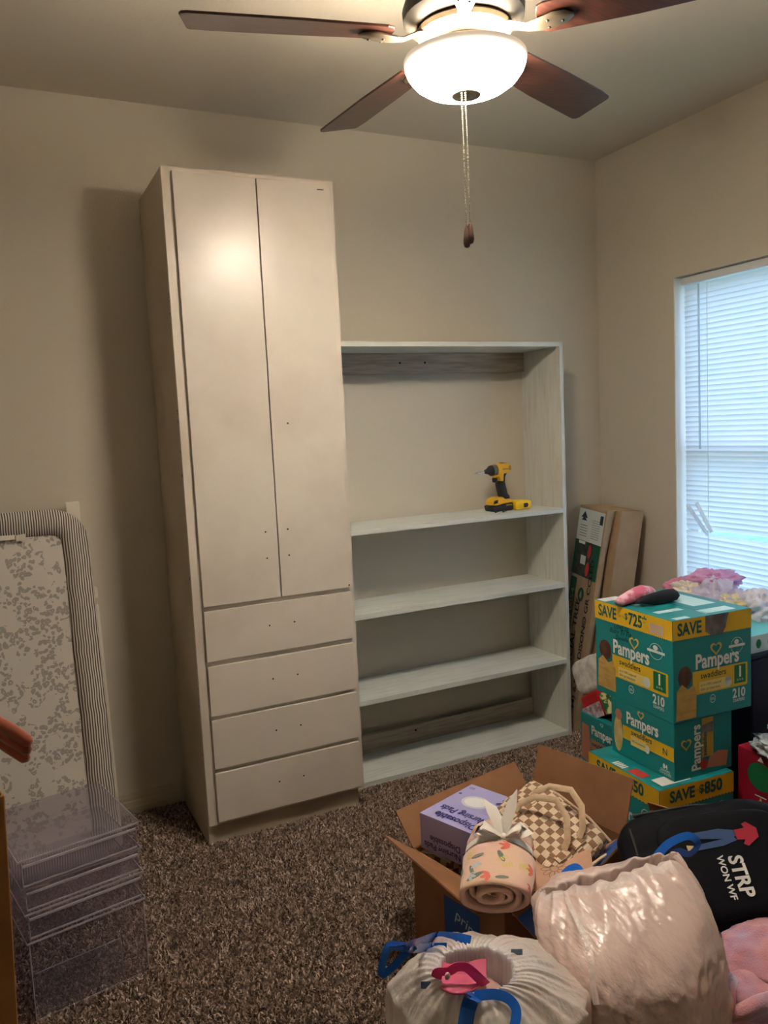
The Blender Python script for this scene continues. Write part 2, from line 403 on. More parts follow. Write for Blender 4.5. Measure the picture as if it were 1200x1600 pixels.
# ------------------------------------------------------------------ open bookshelf
m_shelf = mat('whitewashed_wood', (218, 222, 216), .48, var=(200, 202, 194), vscale=5, stretch=(1.2, 14, 14), vlo=.45, vhi=.75)
m_shelfside = mat('whitewashed_side', (212, 212, 204), .5, var=(196, 194, 184), vscale=5, stretch=(14, 14, 1.2), vlo=.45, vhi=.75)
m_nail = mat('grey_washed_wood', (188, 176, 160), .6, var=(166, 152, 134), vscale=7, stretch=(1.0, 12, 16), vlo=.42, vhi=.62)
def bookshelf():
    x0, x1, y0, y1, zt = -1.602, -.469, -.302, -.016, 1.824
    t = thing('bookshelf', 'open white-washed wooden bookshelf with three shelves beside the wardrobe', 'bookshelf', ((x0 + x1) / 2, (y0 + y1) / 2, 0))
    part('side_panel', m_shelfside, t, x0, x0 + .018, y0, y1, 0, zt - .019)
    part('side_panel', m_shelfside, t, x1 - .018, x1, y0, y1, 0, zt)
    part('top_panel', m_shelf, t, x0, x1 - .018, y0, y1, zt - .019, zt)
    for z in (1.078, .732, .373): part('shelf', m_shelf, t, x0 + .018, x1 - .018, y0 + .001, y1, z - .02, z)
    part('bottom_panel', m_shelf, t, x0 + .018, x1 - .018, y0 + .001, y1, .006, .028)
    a = part('nailing_strip', m_nail, t, x0 + .018, x1 - .019, y1 - .018, y1, 1.715, 1.804)
    b = part('nailing_strip', m_nail, t, x0 + .018, x1 - .024, y1 - .018, y1, .029, .112)
    for par, xx, zz in ((a, px((625, 570), y=-.034).x, 1.762), (a, px((664, 569), y=-.034).x, 1.762), (b, px((650, 1148), y=-.034).x, .085)):
        mb = MB(); mb.tube([(xx, y1 - .018 + .001, zz), (xx, y1 - .0185, zz)], .005, 10); mb.build('screw_hole', m_hole, par)
bookshelf()

# ------------------------------------------------------------------ ceiling fan with light
def fan():
    c = Vector((-1.694, -1.492, 0)); zb = 2.41
    t = thing('ceiling_fan', 'five-blade ceiling fan with dark brown blades and lit glass bowl', 'ceiling fan', (c.x, c.y, 2.2))
    m_bronze = mat('brushed_pewter', (44, 43, 41), .5, .4, var=(58, 56, 52), vscale=20)
    m_nickel = mat('brushed_nickel', (140, 128, 110), .38, .8)
    m_blade = mat('walnut_blade', (58, 33, 27), .34, var=(78, 46, 36), vscale=9, stretch=(1.2, 14, 14), coat=.25)
    def L(name, prof, m, n=40, par=t):
        mb = MB(); mb.lathe(prof, n, (c.x, c.y, 0)); return mb.build(name, m, par, smooth=True)
    L('canopy', [(0, H), (.075, H), (.072, 2.70), (.045, 2.675), (.016, 2.668), (0, 2.668)], m_bronze)
    L('downrod', [(0, 2.67), (.014, 2.67), (.014, 2.55), (0, 2.55)], m_bronze, 16)
    L('motor_housing', [(0, 2.56), (.05, 2.555), (.10, 2.54), (.135, 2.51), (.148, 2.475), (.146, 2.452), (.128, 2.436), (.10, 2.432), (0, 2.432)], m_bronze)
    L('flywheel_ring', [(0, 2.4318), (.112, 2.4318), (.116, 2.426), (.112, 2.416), (.088, 2.409), (.07, 2.402), (0, 2.402)], m_nickel)
    L('switch_housing', [(0, 2.4018), (.066, 2.4018), (.066, 2.39), (.075, 2.385), (.078, 2.380), (0, 2.380)], m_bronze)
    # glass bowl: glow put into its emission, graded stronger towards the bottom
    prof_o = [(.149, 2.361), (.1495, 2.356), (.147, 2.344), (.140, 2.329), (.126, 2.312), (.104, 2.297), (.076, 2.286), (.045, 2.280), (.022, 2.2785)]
    prof_i = [(r - .004, z + .003) for r, z in prof_o[::-1]]; prof_i[0] = (.022, 2.2818); prof_i[-1] = (.144, 2.361)
    mg = bpy.data.materials.new('frosted_lit_glass'); mg.use_nodes = True; N = mg.node_tree.nodes; K = mg.node_tree.links; b = N['Principled BSDF']
    tc = N.new('ShaderNodeTexCoord'); sp = N.new('ShaderNodeSeparateXYZ'); K.new(tc.outputs['Object'], sp.inputs[0])
    mr = N.new('ShaderNodeMapRange'); mr.inputs[1].default_value = .160; mr.inputs[2].default_value = .110; mr.inputs[3].default_value = .0; mr.inputs[4].default_value = 1.0
    pw = N.new('ShaderNodeMath'); pw.operation = 'POWER'; pw.inputs[1].default_value = 3.6
    mu = N.new('ShaderNodeMath'); mu.operation = 'MULTIPLY_ADD'; mu.inputs[1].default_value = LAMP_STRENGTH; mu.inputs[2].default_value = .24
    K.new(sp.outputs['Z'], mr.inputs[0]); K.new(mr.outputs[0], pw.inputs[0]); K.new(pw.outputs[0], mu.inputs[0]); K.new(mu.outputs[0], b.inputs['Emission Strength'])
    b.inputs['Base Color'].default_value = lin((206, 186, 146)) + (1,); b.inputs['Roughness'].default_value = .25; b.inputs['Emission Color'].default_value = LAMP_COL + (1,)
    L('glass_bowl', prof_o + prof_i, mg, 56)
    L('finial', [(0, 2.267), (.008, 2.269), (.012, 2.273), (.035, 2.2762), (.036, 2.2782), (0, 2.2782)], m_nickel, 24)
    for k in range(3):
        a = .5 + k * 2 * PI / 3; ld = bpy.data.lights.new('bulb', 'POINT'); ld.energy = BULB_W; ld.shadow_soft_size = .02; ld.color = LAMP_COL
        lo = bpy.data.objects.new('bulb', ld); COL.objects.link(lo); lo.parent = t; lo.location = (.085 * math.cos(a), .085 * math.sin(a), 2.335 - 2.2)
    # blades
    a0 = 2.91383381
    for k in range(5):
        a = a0 - k * 2 * PI / 5; Mx = Matrix.Translation((c.x, c.y, zb + .004)) @ Matrix.Rotation(a, 4, 'Z') @ Matrix.Rotation(math.radians(-11), 4, 'X')
        poly = [(.185, -.045), (.20, -.052), (.40, -.064), (.60, -.070), (.648, -.067), (.655, -.060), (.672, .045), (.668, .056), (.655, .062), (.40, .062), (.20, .052), (.185, .045), (.178, .02), (.178, -.02)]
        mb = MB(); mb.prism(poly, -.003, .003); mb.xf(Mx); bl = mb.build('blade', m_blade, t, bevel=.0015)
        # iron: curved bracket from the flywheel to the blade, flaring under the root
        mb = MB(); pts = [(.085, 0, .006), (.12, 0, .0), (.155, 0, -.014), (.185, 0, -.014), (.215, 0, -.011), (.245, 0, -.0095), (.262, 0, -.009)]
        mb.tube(pts, [.020, .017, .015, .022, .027, .022, .006], 12, flat=.32, up=(0, 0, 1)); mb.xf(Mx); mb.build('blade_iron', m_nickel, bl, smooth=True)
        for xx, yy in ((.205, .012), (.205, -.012), (.238, 0)):
            mb = MB(); mb.ico((xx, yy, -.019), .004, 1, (1, 1, .6)); mb.xf(Mx); mb.build('screw_head', m_bronze, bl)
    m_chain = mat('chain_brass', (190, 180, 160), .25, .9); m_fob = mat('dark_wood_fob', (70, 46, 34), .4)
    for (a, b, dx) in (((721.5, 150), (725, 352), .0), ((727.5, 155), (730.5, 346), .0)):
        p = px(a, D=1.93); q = px(b, D=1.93); q = Vector((p.x, p.y, q.z)) + (q - p) * .0
        p = Vector((p.x, p.y, 2.266)); n = 62; mb = MB()
        for i in range(n + 1): mb.ico(p.lerp(q, i / n), .0022 if i % 31 != 30 else .0032, 1)
        ch = mb.build('pull_chain', m_chain, t)
        mb = MB(); mb.lathe([(0, .004), (.004, .002), (.006, -.006), (.0085, -.026), (.009, -.036), (.0065, -.044), (0, -.047)], 16, q); mb.build('pull_fob', m_fob, ch, smooth=True)
fan()
# ------------------------------------------------------------------ power tools on the shelf
def driver():
    ys = -.15; zs = 1.0785
    X = lambda a: -.72 + (a - 560) * .000324
    Z = lambda b: zs + max(0, 978 - b) * .000292
    def poly(pts): return [(X(a), Z(b)) for a, b in pts]
    t = thing('impact_driver', 'yellow and black cordless impact driver standing on the top shelf', 'power tool', (-.72, ys, zs))
    my = mat('tool_yellow', (232, 176, 30), .45); mk = mat('tool_black', (28, 28, 30), .55, bump=(300, .2)); mg = mat('tool_grey', (120, 124, 128), .35, .6); ms = mat('bit_steel', (205, 205, 205), .2, 1.0)
    def P(name, pts, w, m, bev=.006, par=t):
        mb = MB(); mb.prism(poly(pts), ys - w / 2, ys + w / 2, 'y'); return mb.build(name, m, par, bevel=bev, smooth=True)
    body = P('motor_housing', [(480, 258), (580, 234), (655, 250), (690, 300), (680, 352), (640, 388), (556, 398), (545, 512), (500, 512), (490, 440), (425, 438), (440, 420), (480, 415)], .062, my, .012)
    P('top_grip', [(525, 262), (585, 226), (655, 243), (655, 262), (590, 252), (545, 275)], .03, mk, .003)
    for k in range(4):
        mb = MB(); mb.box(X(640), X(676), ys - .0318, ys - .029, Z(290 + 18 * k), Z(282 + 18 * k)); mb.build('vent_slot', mk, body)
    mb = MB(); cz = Z(342)
    mb.tube([(X(490), ys, cz), (X(440), ys, cz), (X(415), ys, cz - .001)], [.026, .026, .022], 20); mb.build('gear_case', mg, t, smooth=True)
    mb = MB(); mb.tube([(X(418), ys, cz), (X(385), ys, cz - .001), (X(355), ys, cz - .002), (X(335), ys, cz - .003), (X(300), ys, cz - .004)], [.0245, .023, .0155, .0125, .0085], 20); mb.build('chuck', mk, t, smooth=True)
    mb = MB(); mb.tube([(X(305), ys, cz - .004), (X(170), ys, cz - .008), (X(158), ys, cz - .0085), (X(157), ys, cz - .0085), (X(128), ys, cz - .009)], [.0042, .0042, .0036, .0018, .0012], 6); mb.build('driver_bit', ms, t)
    P('trigger', [(428, 458), (482, 462), (494, 490), (462, 536), (432, 528)], .018, mk, .004)
    P('handle', [(556, 398), (650, 384), (612, 450), (606, 540), (642, 715), (682, 760), (674, 806), (560, 806), (528, 745), (488, 540), (545, 512)], .036, mk, .010)
    P('battery_foot', [(430, 762), (530, 756), (562, 800), (680, 800), (694, 856), (545, 866), (425, 890), (338, 880), (368, 800)], .07, my, .008)
    P('battery_pack', [(328, 886), (425, 893), (545, 868), (694, 860), (686, 978), (350, 978)], .074, mk, .007)
    P('led_window', [(372, 812), (438, 790), (430, 850), (360, 862)], .0715, mk, .002)
    mk2 = mat('tool_print', (40, 34, 20), .6)
    text('lettering', 'DEWALT', .009, mk2, t, faceM((X(535), ys - .0312, Z(338)), (1, 0, 0), (0, 0, 1)), 0, 0, bold=.02, local=False)
    text('lettering', 'DEWALT', .010, my, t, faceM((X(560), ys - .0376, Z(900)), (1, 0, 0), (0, 0, 1)), 0, 0, bold=.02, local=False)
    b = thing('tool_battery', 'small yellow battery pack beside the impact driver', 'battery', (-.625, ys - .02, zs))
    mb = MB(); mb.prism(poly([(694, 846), (760, 832), (920, 836), (958, 850), (955, 950), (930, 968), (712, 978), (690, 960)]), ys - .055, ys + .01, 'y'); mb.build('case', mat('battery_yellow', (240, 196, 20), .4), b, bevel=.006, smooth=True)
    mb = MB(); mb.prism(poly([(822, 882), (885, 876), (905, 905), (885, 945), (826, 948)]), ys - .0562, ys - .05, 'y'); mb.build('contact_recess', mk, b, bevel=.001)
    for i, (a, c2, lb) in enumerate((((300, 1002), (395, 990), 'tiny dark screw at the shelf front by the driver, leftmost'), ((410, 996), (500, 985), 'tiny dark screw in front of the driver battery'))):
        p = Vector((X(a[0]), ys - .075 - .008 * i, zs + .003)); q = Vector((X(c2[0]), ys - .06 - .012 * i, zs + .003))
        mb = MB(); mb.tube([p, p + (q - p) * .04, p + (q - p) * .12, p + (q - p) * .13, q], [.0035, .0035, .0028, .0017, .0006], 8)
        tag(recenter(mb.build('screw', mk)), lb, 'screw', 'loose screws on the shelf')
driver()

# ------------------------------------------------------------------ printed diaper cartons
TEAL = mat('teal_print_card', (22, 138, 142), .42); YEL = mat('yellow_print', (236, 190, 38), .42); WHT = mat('white_print', (235, 236, 232), .5)
DTEAL = mat('dark_teal_ink', (14, 92, 92), .5); GRN = mat('green_print', (16, 118, 72), .45); CREAM = mat('pale_yellow_print', (238, 214, 130), .5)
GOLD = mat('gold_print', (218, 184, 92), .45); SKIN = mat('brown_skin_print', (78, 46, 36), .55, var=(104, 66, 52), vscale=30); LSKIN = mat('rosy_skin_print', (196, 128, 104), .55)
SWAD = mat('mustard_swaddle_print', (206, 168, 92), .55, var=(188, 150, 78), vscale=20, stretch=(1, 1, 4)); CREM2 = mat('cream_swaddle_print', (220, 196, 132), .55, var=(200, 172, 108), vscale=25)
INK = mat('marker_ink', (14, 52, 62), .6); KRAFT = mat('kraft_card', (176, 136, 98), .75, var=(164, 124, 88), vscale=14); TAPE = mat('brown_tape', (96, 88, 92), .15, var=(130, 124, 128), vscale=18)
RED = mat('red_print', (196, 60, 54), .5); PALE = mat('pale_cyan_print', (196, 232, 234), .45)

def baby(t, M, cx, y0, y1, w, head, cloth):
    hh = (y1 - y0)
    decal('printed_baby', [[(cx - w * .5, y0), (cx + w * .5, y0), (cx + w * .52, y0 + hh * .45), (cx + w * .38, y0 + hh * .62), (cx + w * .1, y0 + hh * .55), (cx - w * .2, y0 + hh * .66), (cx - w * .45, y0 + hh * .55)]], cloth, t, M, .0009)
    decal('printed_face', [ell(cx - w * .05, y0 + hh * .79, w * .34, hh * .2)], head, t, M, .0007)
def mini_art(t, M, w, h, L):  # small shared printed marks
    decal('printed_heart', ring_polys(heart(w * .535, h * .665, h * .078), heart(w * .535, h * .665, h * .052)), GOLD, t, M, .0014)
def pampers_tall(t, M, w, h, save, tape=False, u0=.25):
    decal('printed_banner', [zigzag(.001, w - .001, h * .80, h - .001, .004, 40)], YEL, t, M)
    text('lettering', 'SAVE', h * .165, DTEAL, t, M, w * .055, h * .85, bold=.03, sx=.8)
    if not tape:
        text('lettering', 'UP TO', h * .035, DTEAL, t, M, w * .335, h * .89, sx=.9)
        text('lettering', '$', h * .09, DTEAL, t, M, w * .415, h * .885, bold=.02)
        text('lettering', save + '*', h * .17, DTEAL, t, M, w * .465, h * .845, bold=.03, sx=.82)
        decal('printed_teeth_sticker', [rect(w * .73, h * .825, w * .81, h * .9), rect(w * .815, h * .825, w * .895, h * .9), rect(w * .73, h * .885, w * .895, h * .925)], mat('pinkish_print', (214, 184, 168), .5), t, M, .0012)
    else:
        decal('packing_tape', [[(w * .40, h * .845), (w * .48, h * .80), (w * .62, h * .80), (w * .66, h * .86), (w * .67, h * .91), (w * .70, h * .998), (w * .40, h * .998)]], TAPE, t, M, .0016)
    text('lettering', 'Pampers', h * .20, WHT, t, M, w * u0, h * .495, bold=.028, sx=.80)
    mini_art(t, M, w, h, 0)
    decal('printed_badge', [rect(w * .70, h * .64, w * .91, h * .665), ell(w * .80, h * .69, w * .03, h * .025, 12)], WHT, t, M, .0012)
    decal('printed_badge_ring', ring_polys(ell(w * .805, h * .655, w * .08, h * .08), ell(w * .805, h * .655, w * .076, h * .076)), WHT, t, M, .001)
    decal('printed_band', [[(w * .24, h * .24), (w * .93, h * .24), (w * .945, h * .25), (w * .945, h * .46), (w * .93, h * .47), (w * .24, h * .47)]], YEL, t, M)
    text('lettering', 'swaddlers', h * .085, mat('dark_olive_ink', (52, 74, 40), .5), t, M, w * .335, h * .39, bold=.01, sx=.95)
    decal('printed_pill', [rect(w * .32, h * .255, w * .70, h * .36)], CREAM, t, M, .0011)
    text('lettering', 'up to 100% Leakproof', h * .035, mat('brown_ink', (96, 84, 40), .5), t, M, w * .335, h * .315, .0016, sx=.82)
    text('lettering', 'skin protection', h * .042, mat('brown_ink', (96, 84, 40), .5), t, M, w * .335, h * .27, .0016, sx=.95)
    decal('printed_diaper', [ell(w * .69, h * .31, w * .045, h * .055), rect(w * .655, h * .32, w * .725, h * .35)], mat('printed_diaper_white', (216, 220, 214), .5), t, M, .0018)
    decal('printed_size_square', [rect(w * .77, h * .27, w * .92, h * .455)], GRN, t, M, .0012)
    text('lettering', '1', h * .15, WHT, t, M, w * .845, h * .335, .0018, 'CENTER', bold=.03)
    text('lettering', '8-14 lb', h * .03, WHT, t, M, w * .845, h * .295, .0018, 'CENTER')
    decal('printed_zero_ring', ring_polys(ell(w * .49, h * .17, w * .035, h * .042), ell(w * .49, h * .17, w * .030, h * .036)), WHT, t, M, .001)
    text('lettering', '0%', h * .04, WHT, t, M, w * .49, h * .155, .0012, 'CENTER')
    text('lettering', '210', h * .13, WHT, t, M, w * .83, h * .13, .0012, 'CENTER', bold=.03, sx=.85)
    text('lettering', 'DIAPERS', h * .045, WHT, t, M, w * .83, h * .085, .0012, 'CENTER', sx=.9, bold=.01)
    baby(t, M, w * .155, h * .02 if tape else h * .07, h * (.55 if tape else .60), w * .25, SKIN, SWAD)
def faces(w, d, h):
    return faceM((0, d, 0), (0, -1, 0), (0, 0, 1)), faceM((0, 0, 0), (1, 0, 0), (0, 0, 1)), faceM((0, 0, h), (1, 0, 0), (0, 1, 0))
def carton(name, label, cat, near, w, d, h, m, rz=math.radians(-3.5), group=None, bevel=.003):
    t = thing(name, label, cat, near, rz, group)
    mb = MB(); mb.box(0, w, 0, d, 0, h); mb.build('carton_body', m, t, bevel=bevel, local=True)
    return t, faces(w, d, h)
ZB = .28
GR = 'stacked teal diaper boxes'
t, (ML, MR, MT) = carton('diaper_box', 'teal diaper box with yellow SAVE $850 stripe at the bottom of the stack', 'box', (-.978, -1.371, 0), .315, .369, ZB, TEAL, group=GR)
for M, w in ((ML, .369), (MR, .315)):
    decal('printed_banner', [zigzag(.001, w - .001, ZB * .74, ZB - .001, .005, 22)], YEL, t, M)
    text('lettering', 'SAVE', ZB * .19, DTEAL, t, M, w * .13, ZB * .82, bold=.035, sx=.88)
    text('lettering', 'UP TO', ZB * .04, DTEAL, t, M, w * .45, ZB * .87, sx=.8)
    text('lettering', '$', ZB * .14, DTEAL, t, M, w * .52, ZB * .845, bold=.03)
    text('lettering', '850', ZB * .20, DTEAL, t, M, w * .59, ZB * .82, bold=.035, sx=.92)
    decal('printed_number_one', ring_polys(ell(w * .82, ZB * .60, .021, .021), ell(w * .82, ZB * .60, .018, .018)), WHT, t, M, .001)
    text('lettering', '#1', .016, WHT, t, M, w * .82, ZB * .585, ax='CENTER', bold=.02)
    text('lettering', 'Pampers', ZB * .22, WHT, t, M, w * .2, ZB * .42, bold=.028, sx=.85)
    decal('printed_band', [rect(w * .22, ZB * .12, w * .95, ZB * .36)], YEL, t, M)
    text('lettering', 'swaddlers', ZB * .13, DTEAL, t, M, w * .35, ZB * .25, bold=.015)
decal('printed_label', [rect(.03, .02, .15, .075)], WHT, t, MT); decal('printed_label', [rect(.01, .10, .05, .17)], RED, t, MT)
decal('printed_barcode', [rect(.006, .19 + .012 * k, .035, .198 + .012 * k) for k in range(5)], WHT, t, MT)
h2 = .198
t, (ML, MR, MT) = carton('diaper_box', 'small teal newborn diaper box marked N in the middle of the stack', 'box', (-.893, -1.352, ZB + .0005), .252, .312, h2, TEAL, math.radians(-2.6), GR)
w = .312; M = ML
decal('printed_band', [rect(w * .2, h2 * .34, w - .001, h2 * .58)], YEL, t, M)
text('lettering', 'Pampers', h2 * .30, WHT, t, M, w * .26, h2 * .65, bold=.028, sx=.78)
text('lettering', 'swaddlers', h2 * .13, DTEAL, t, M, w * .34, h2 * .475, bold=.015)
decal('printed_pill', [rect(w * .33, h2 * .28, w * .58, h2 * .45)], CREAM, t, M, .0011)
text('lettering', '100% skin protection', h2 * .05, DTEAL, t, M, w * .345, h2 * .35, .0016, sx=.8)
decal('printed_diaper', [ell(w * .60, h2 * .34, w * .035, h2 * .075)], WHT, t, M, .0018)
text('lettering', 'N', h2 * .16, DTEAL, t, M, w * .87, h2 * .40, ax='CENTER', bold=.01)
decal('printed_divider', [rect(w * .715, h2 * .34, w * .722, h2 * .58)], GOLD, t, M, .001)
text('lettering', '84', h2 * .11, WHT, t, M, w * .87, h2 * .16, ax='CENTER', bold=.03)
text('lettering', 'DIAPERS', h2 * .06, WHT, t, M, w * .87, h2 * .105, ax='CENTER'); text('lettering', 'COUCHES', h2 * .06, WHT, t, M, w * .87, h2 * .055, ax='CENTER')
decal('printed_heart', ring_polys(heart(w * .50, h2 * .9, h2 * .09), heart(w * .50, h2 * .9, h2 * .055)), GOLD, t, M, .0013)
decal('printed_baby', [ell(w * .12, h2 * .38, w * .075, h2 * .33)], CREM2, t, M); decal('printed_face', [ell(w * .13, h2 * .74, w * .055, h2 * .10)], LSKIN, t, M, .001)
w = .252; M = MR
text('lettering', 'Pampers', h2 * .27, WHT, t, M, w * .44, h2 * .10, bold=.028, rot=PI / 2, sx=.85)
decal('printed_heart', ring_polys(heart(w * .2, h2 * .6, h2 * .12), heart(w * .2, h2 * .6, h2 * .08)), GOLD, t, M, .0013)
decal('printed_band', [rect(w * .47, h2 * .3, w * .67, h2 * .98)], mat('mustard_print', (190, 156, 70), .5), t, M)
text('lettering', 'swaddlers', h2 * .12, DTEAL, t, M, w * .55, h2 * .32, rot=PI / 2, bold=.01)
decal('printed_baby', [[(w * .55, h2 * .1), (w * .9, h2 * .06), (w * .93, h2 * .32), (w * .75, h2 * .36), (w * .6, h2 * .28)]], LSKIN, t, M); decal('printed_face', [ell(w * .5, h2 * .18, w * .07, h2 * .1)], RED, t, M, .001)
decal('packing_tape', [[(w * .46, h2 * .74), (w * .66, h2 * .72), (w * .66, h2 * .9), (w * .46, h2 * .86)]], TAPE, t, M, .0016)
h3 = .342; z3 = ZB + h2 + .001
t, (ML, MR, MT) = carton('diaper_box', 'large teal 210-count diaper box on top of the stack under the socks', 'box', (-.896, -1.354, z3), .337, .40, h3, TEAL, group=GR)
pampers_tall(t, ML, .40, h3, '725'); pampers_tall(t, MR, .337, h3, '725', True, .27)
w = .40
for s, xx, yy, sz in (('LOVE 2A', .27, .755, .06), ('Baby Ti Tia', .21, .70, .075), ('Danielle', .29, .645, .06)):
    text('handwriting', s, h3 * sz, INK, t, ML, w * xx, h3 * yy, .0017, rot=.03, shear=.3)
for rc_ in (rect(.16, .02, .29, .07), rect(.03, .10, .14, .13), rect(.2, .12, .3, .30), rect(.05, .24, .15, .30), rect(.02, .005, .08, .03)): decal('printed_top_panel', [rc_], PALE, t, MT)
decal('flap_seam', [rect(.166, .002, .1685, .398)], mat('dark_seam_card', (30, 60, 64), .7), t, MT, .0008)  # dark joint line between the top flaps
decal('printed_top_panel', [rect(.004, .345, .09, .396)], WHT, t, MT, .0007)

h4 = .225
t, (ML, MR, MT) = carton('diaper_box', 'small opened teal diaper box standing on the carpet by the bookshelf', 'box', (-.632, -.772, 0), .16, .225, h4, TEAL, math.radians(-4), GR)
w = .225; M = ML
text('lettering', 'Pampers', h4 * .24, WHT, t, M, w * .34, h4 * .66, bold=.028, sx=.82)
decal('printed_heart', ring_polys(heart(w * .66, h4 * .92, h4 * .05), heart(w * .66, h4 * .92, h4 * .03)), PALE, t, M, .0013)
decal('printed_arm', [[(0.002, h4 * .1), (w * .24, h4 * .05), (w * .30, h4 * .4), (w * .26, h4 * .78), (w * .05, h4 * .8)]], LSKIN, t, M)
decal('printed_panel', [rect(w * .32, h4 * .2, w * .9, h4 * .56)], mat('tan_print', (176, 132, 96), .5), t, M)
text('lettering', 'swaddlers', h4 * .13, INK, t, M, w * .34, h4 * .43, bold=.02, sx=.9); text('lettering', 'diapers', h4 * .09, INK, t, M, w * .34, h4 * .31, bold=.01)
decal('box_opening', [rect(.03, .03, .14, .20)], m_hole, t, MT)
mb = MB(); mb.add([(.03, .03, h4 + .001), (.13, .03, h4 + .001), (.125, -.02, h4 + .006), (.04, -.02, h4 + .006), (.03, .03, h4 + .003), (.13, .03, h4 + .003), (.125, -.02, h4 + .008), (.04, -.02, h4 + .008)], [(0, 1, 2, 3), (7, 6, 5, 4), (0, 4, 5, 1), (1, 5, 6, 2), (2, 6, 7, 3), (3, 7, 4, 0)]); mb.build('open_flap', KRAFT, t, local=True)

def soft(name, label, cat, P, m, group=None, parent=None, smooth='all'):
    mb = MB(); mb.grid(P, True); o = mb.build(name, m, parent, smooth=smooth)
    if parent is None: recenter(o); tag(o, label, cat, group)
    return o
# gift packs sticking out of the small diaper box
m_wpack = mat('crinkled_white_wrap', (226, 222, 216), .35, var=(196, 190, 186), vscale=30, bump=(60, .6), bdist=.006); m_rpack = mat('red_wrap', (176, 30, 40), .35, bump=(40, .4), bdist=.004)
from mathutils import Euler
soft('wipes_pack', 'crinkled white wipes pack leaning in the small diaper box', 'pack', blob((-.565, -.60, .40), (.045, .12, .075), (.5, .5), .06, 3, 3, rot=Euler((-.5, 0, .1))), m_wpack)
t = thing('gift_bag', 'red and white gift pack standing in the small diaper box', 'gift bag', (-.56, -.66, .226), rot=(-.55, 0, -.05))
part('pack_body', m_rpack, t, -.05, .05, -.05, .09, .0, .11, local=True, bevel=.012)
part('printed_side', mat('white_lilac_print', (216, 206, 220), .5, var=(120, 60, 90), vscale=30), t, -.056, -.0505, -.045, .085, .0, .06, local=True)
part('printed_patch', mat('yellow_green_print', (230, 214, 150), .5, var=(40, 110, 60), vscale=28, vlo=.5, vhi=.55), t, -.045, .045, -.054, -.0505, .0, .09, local=True)

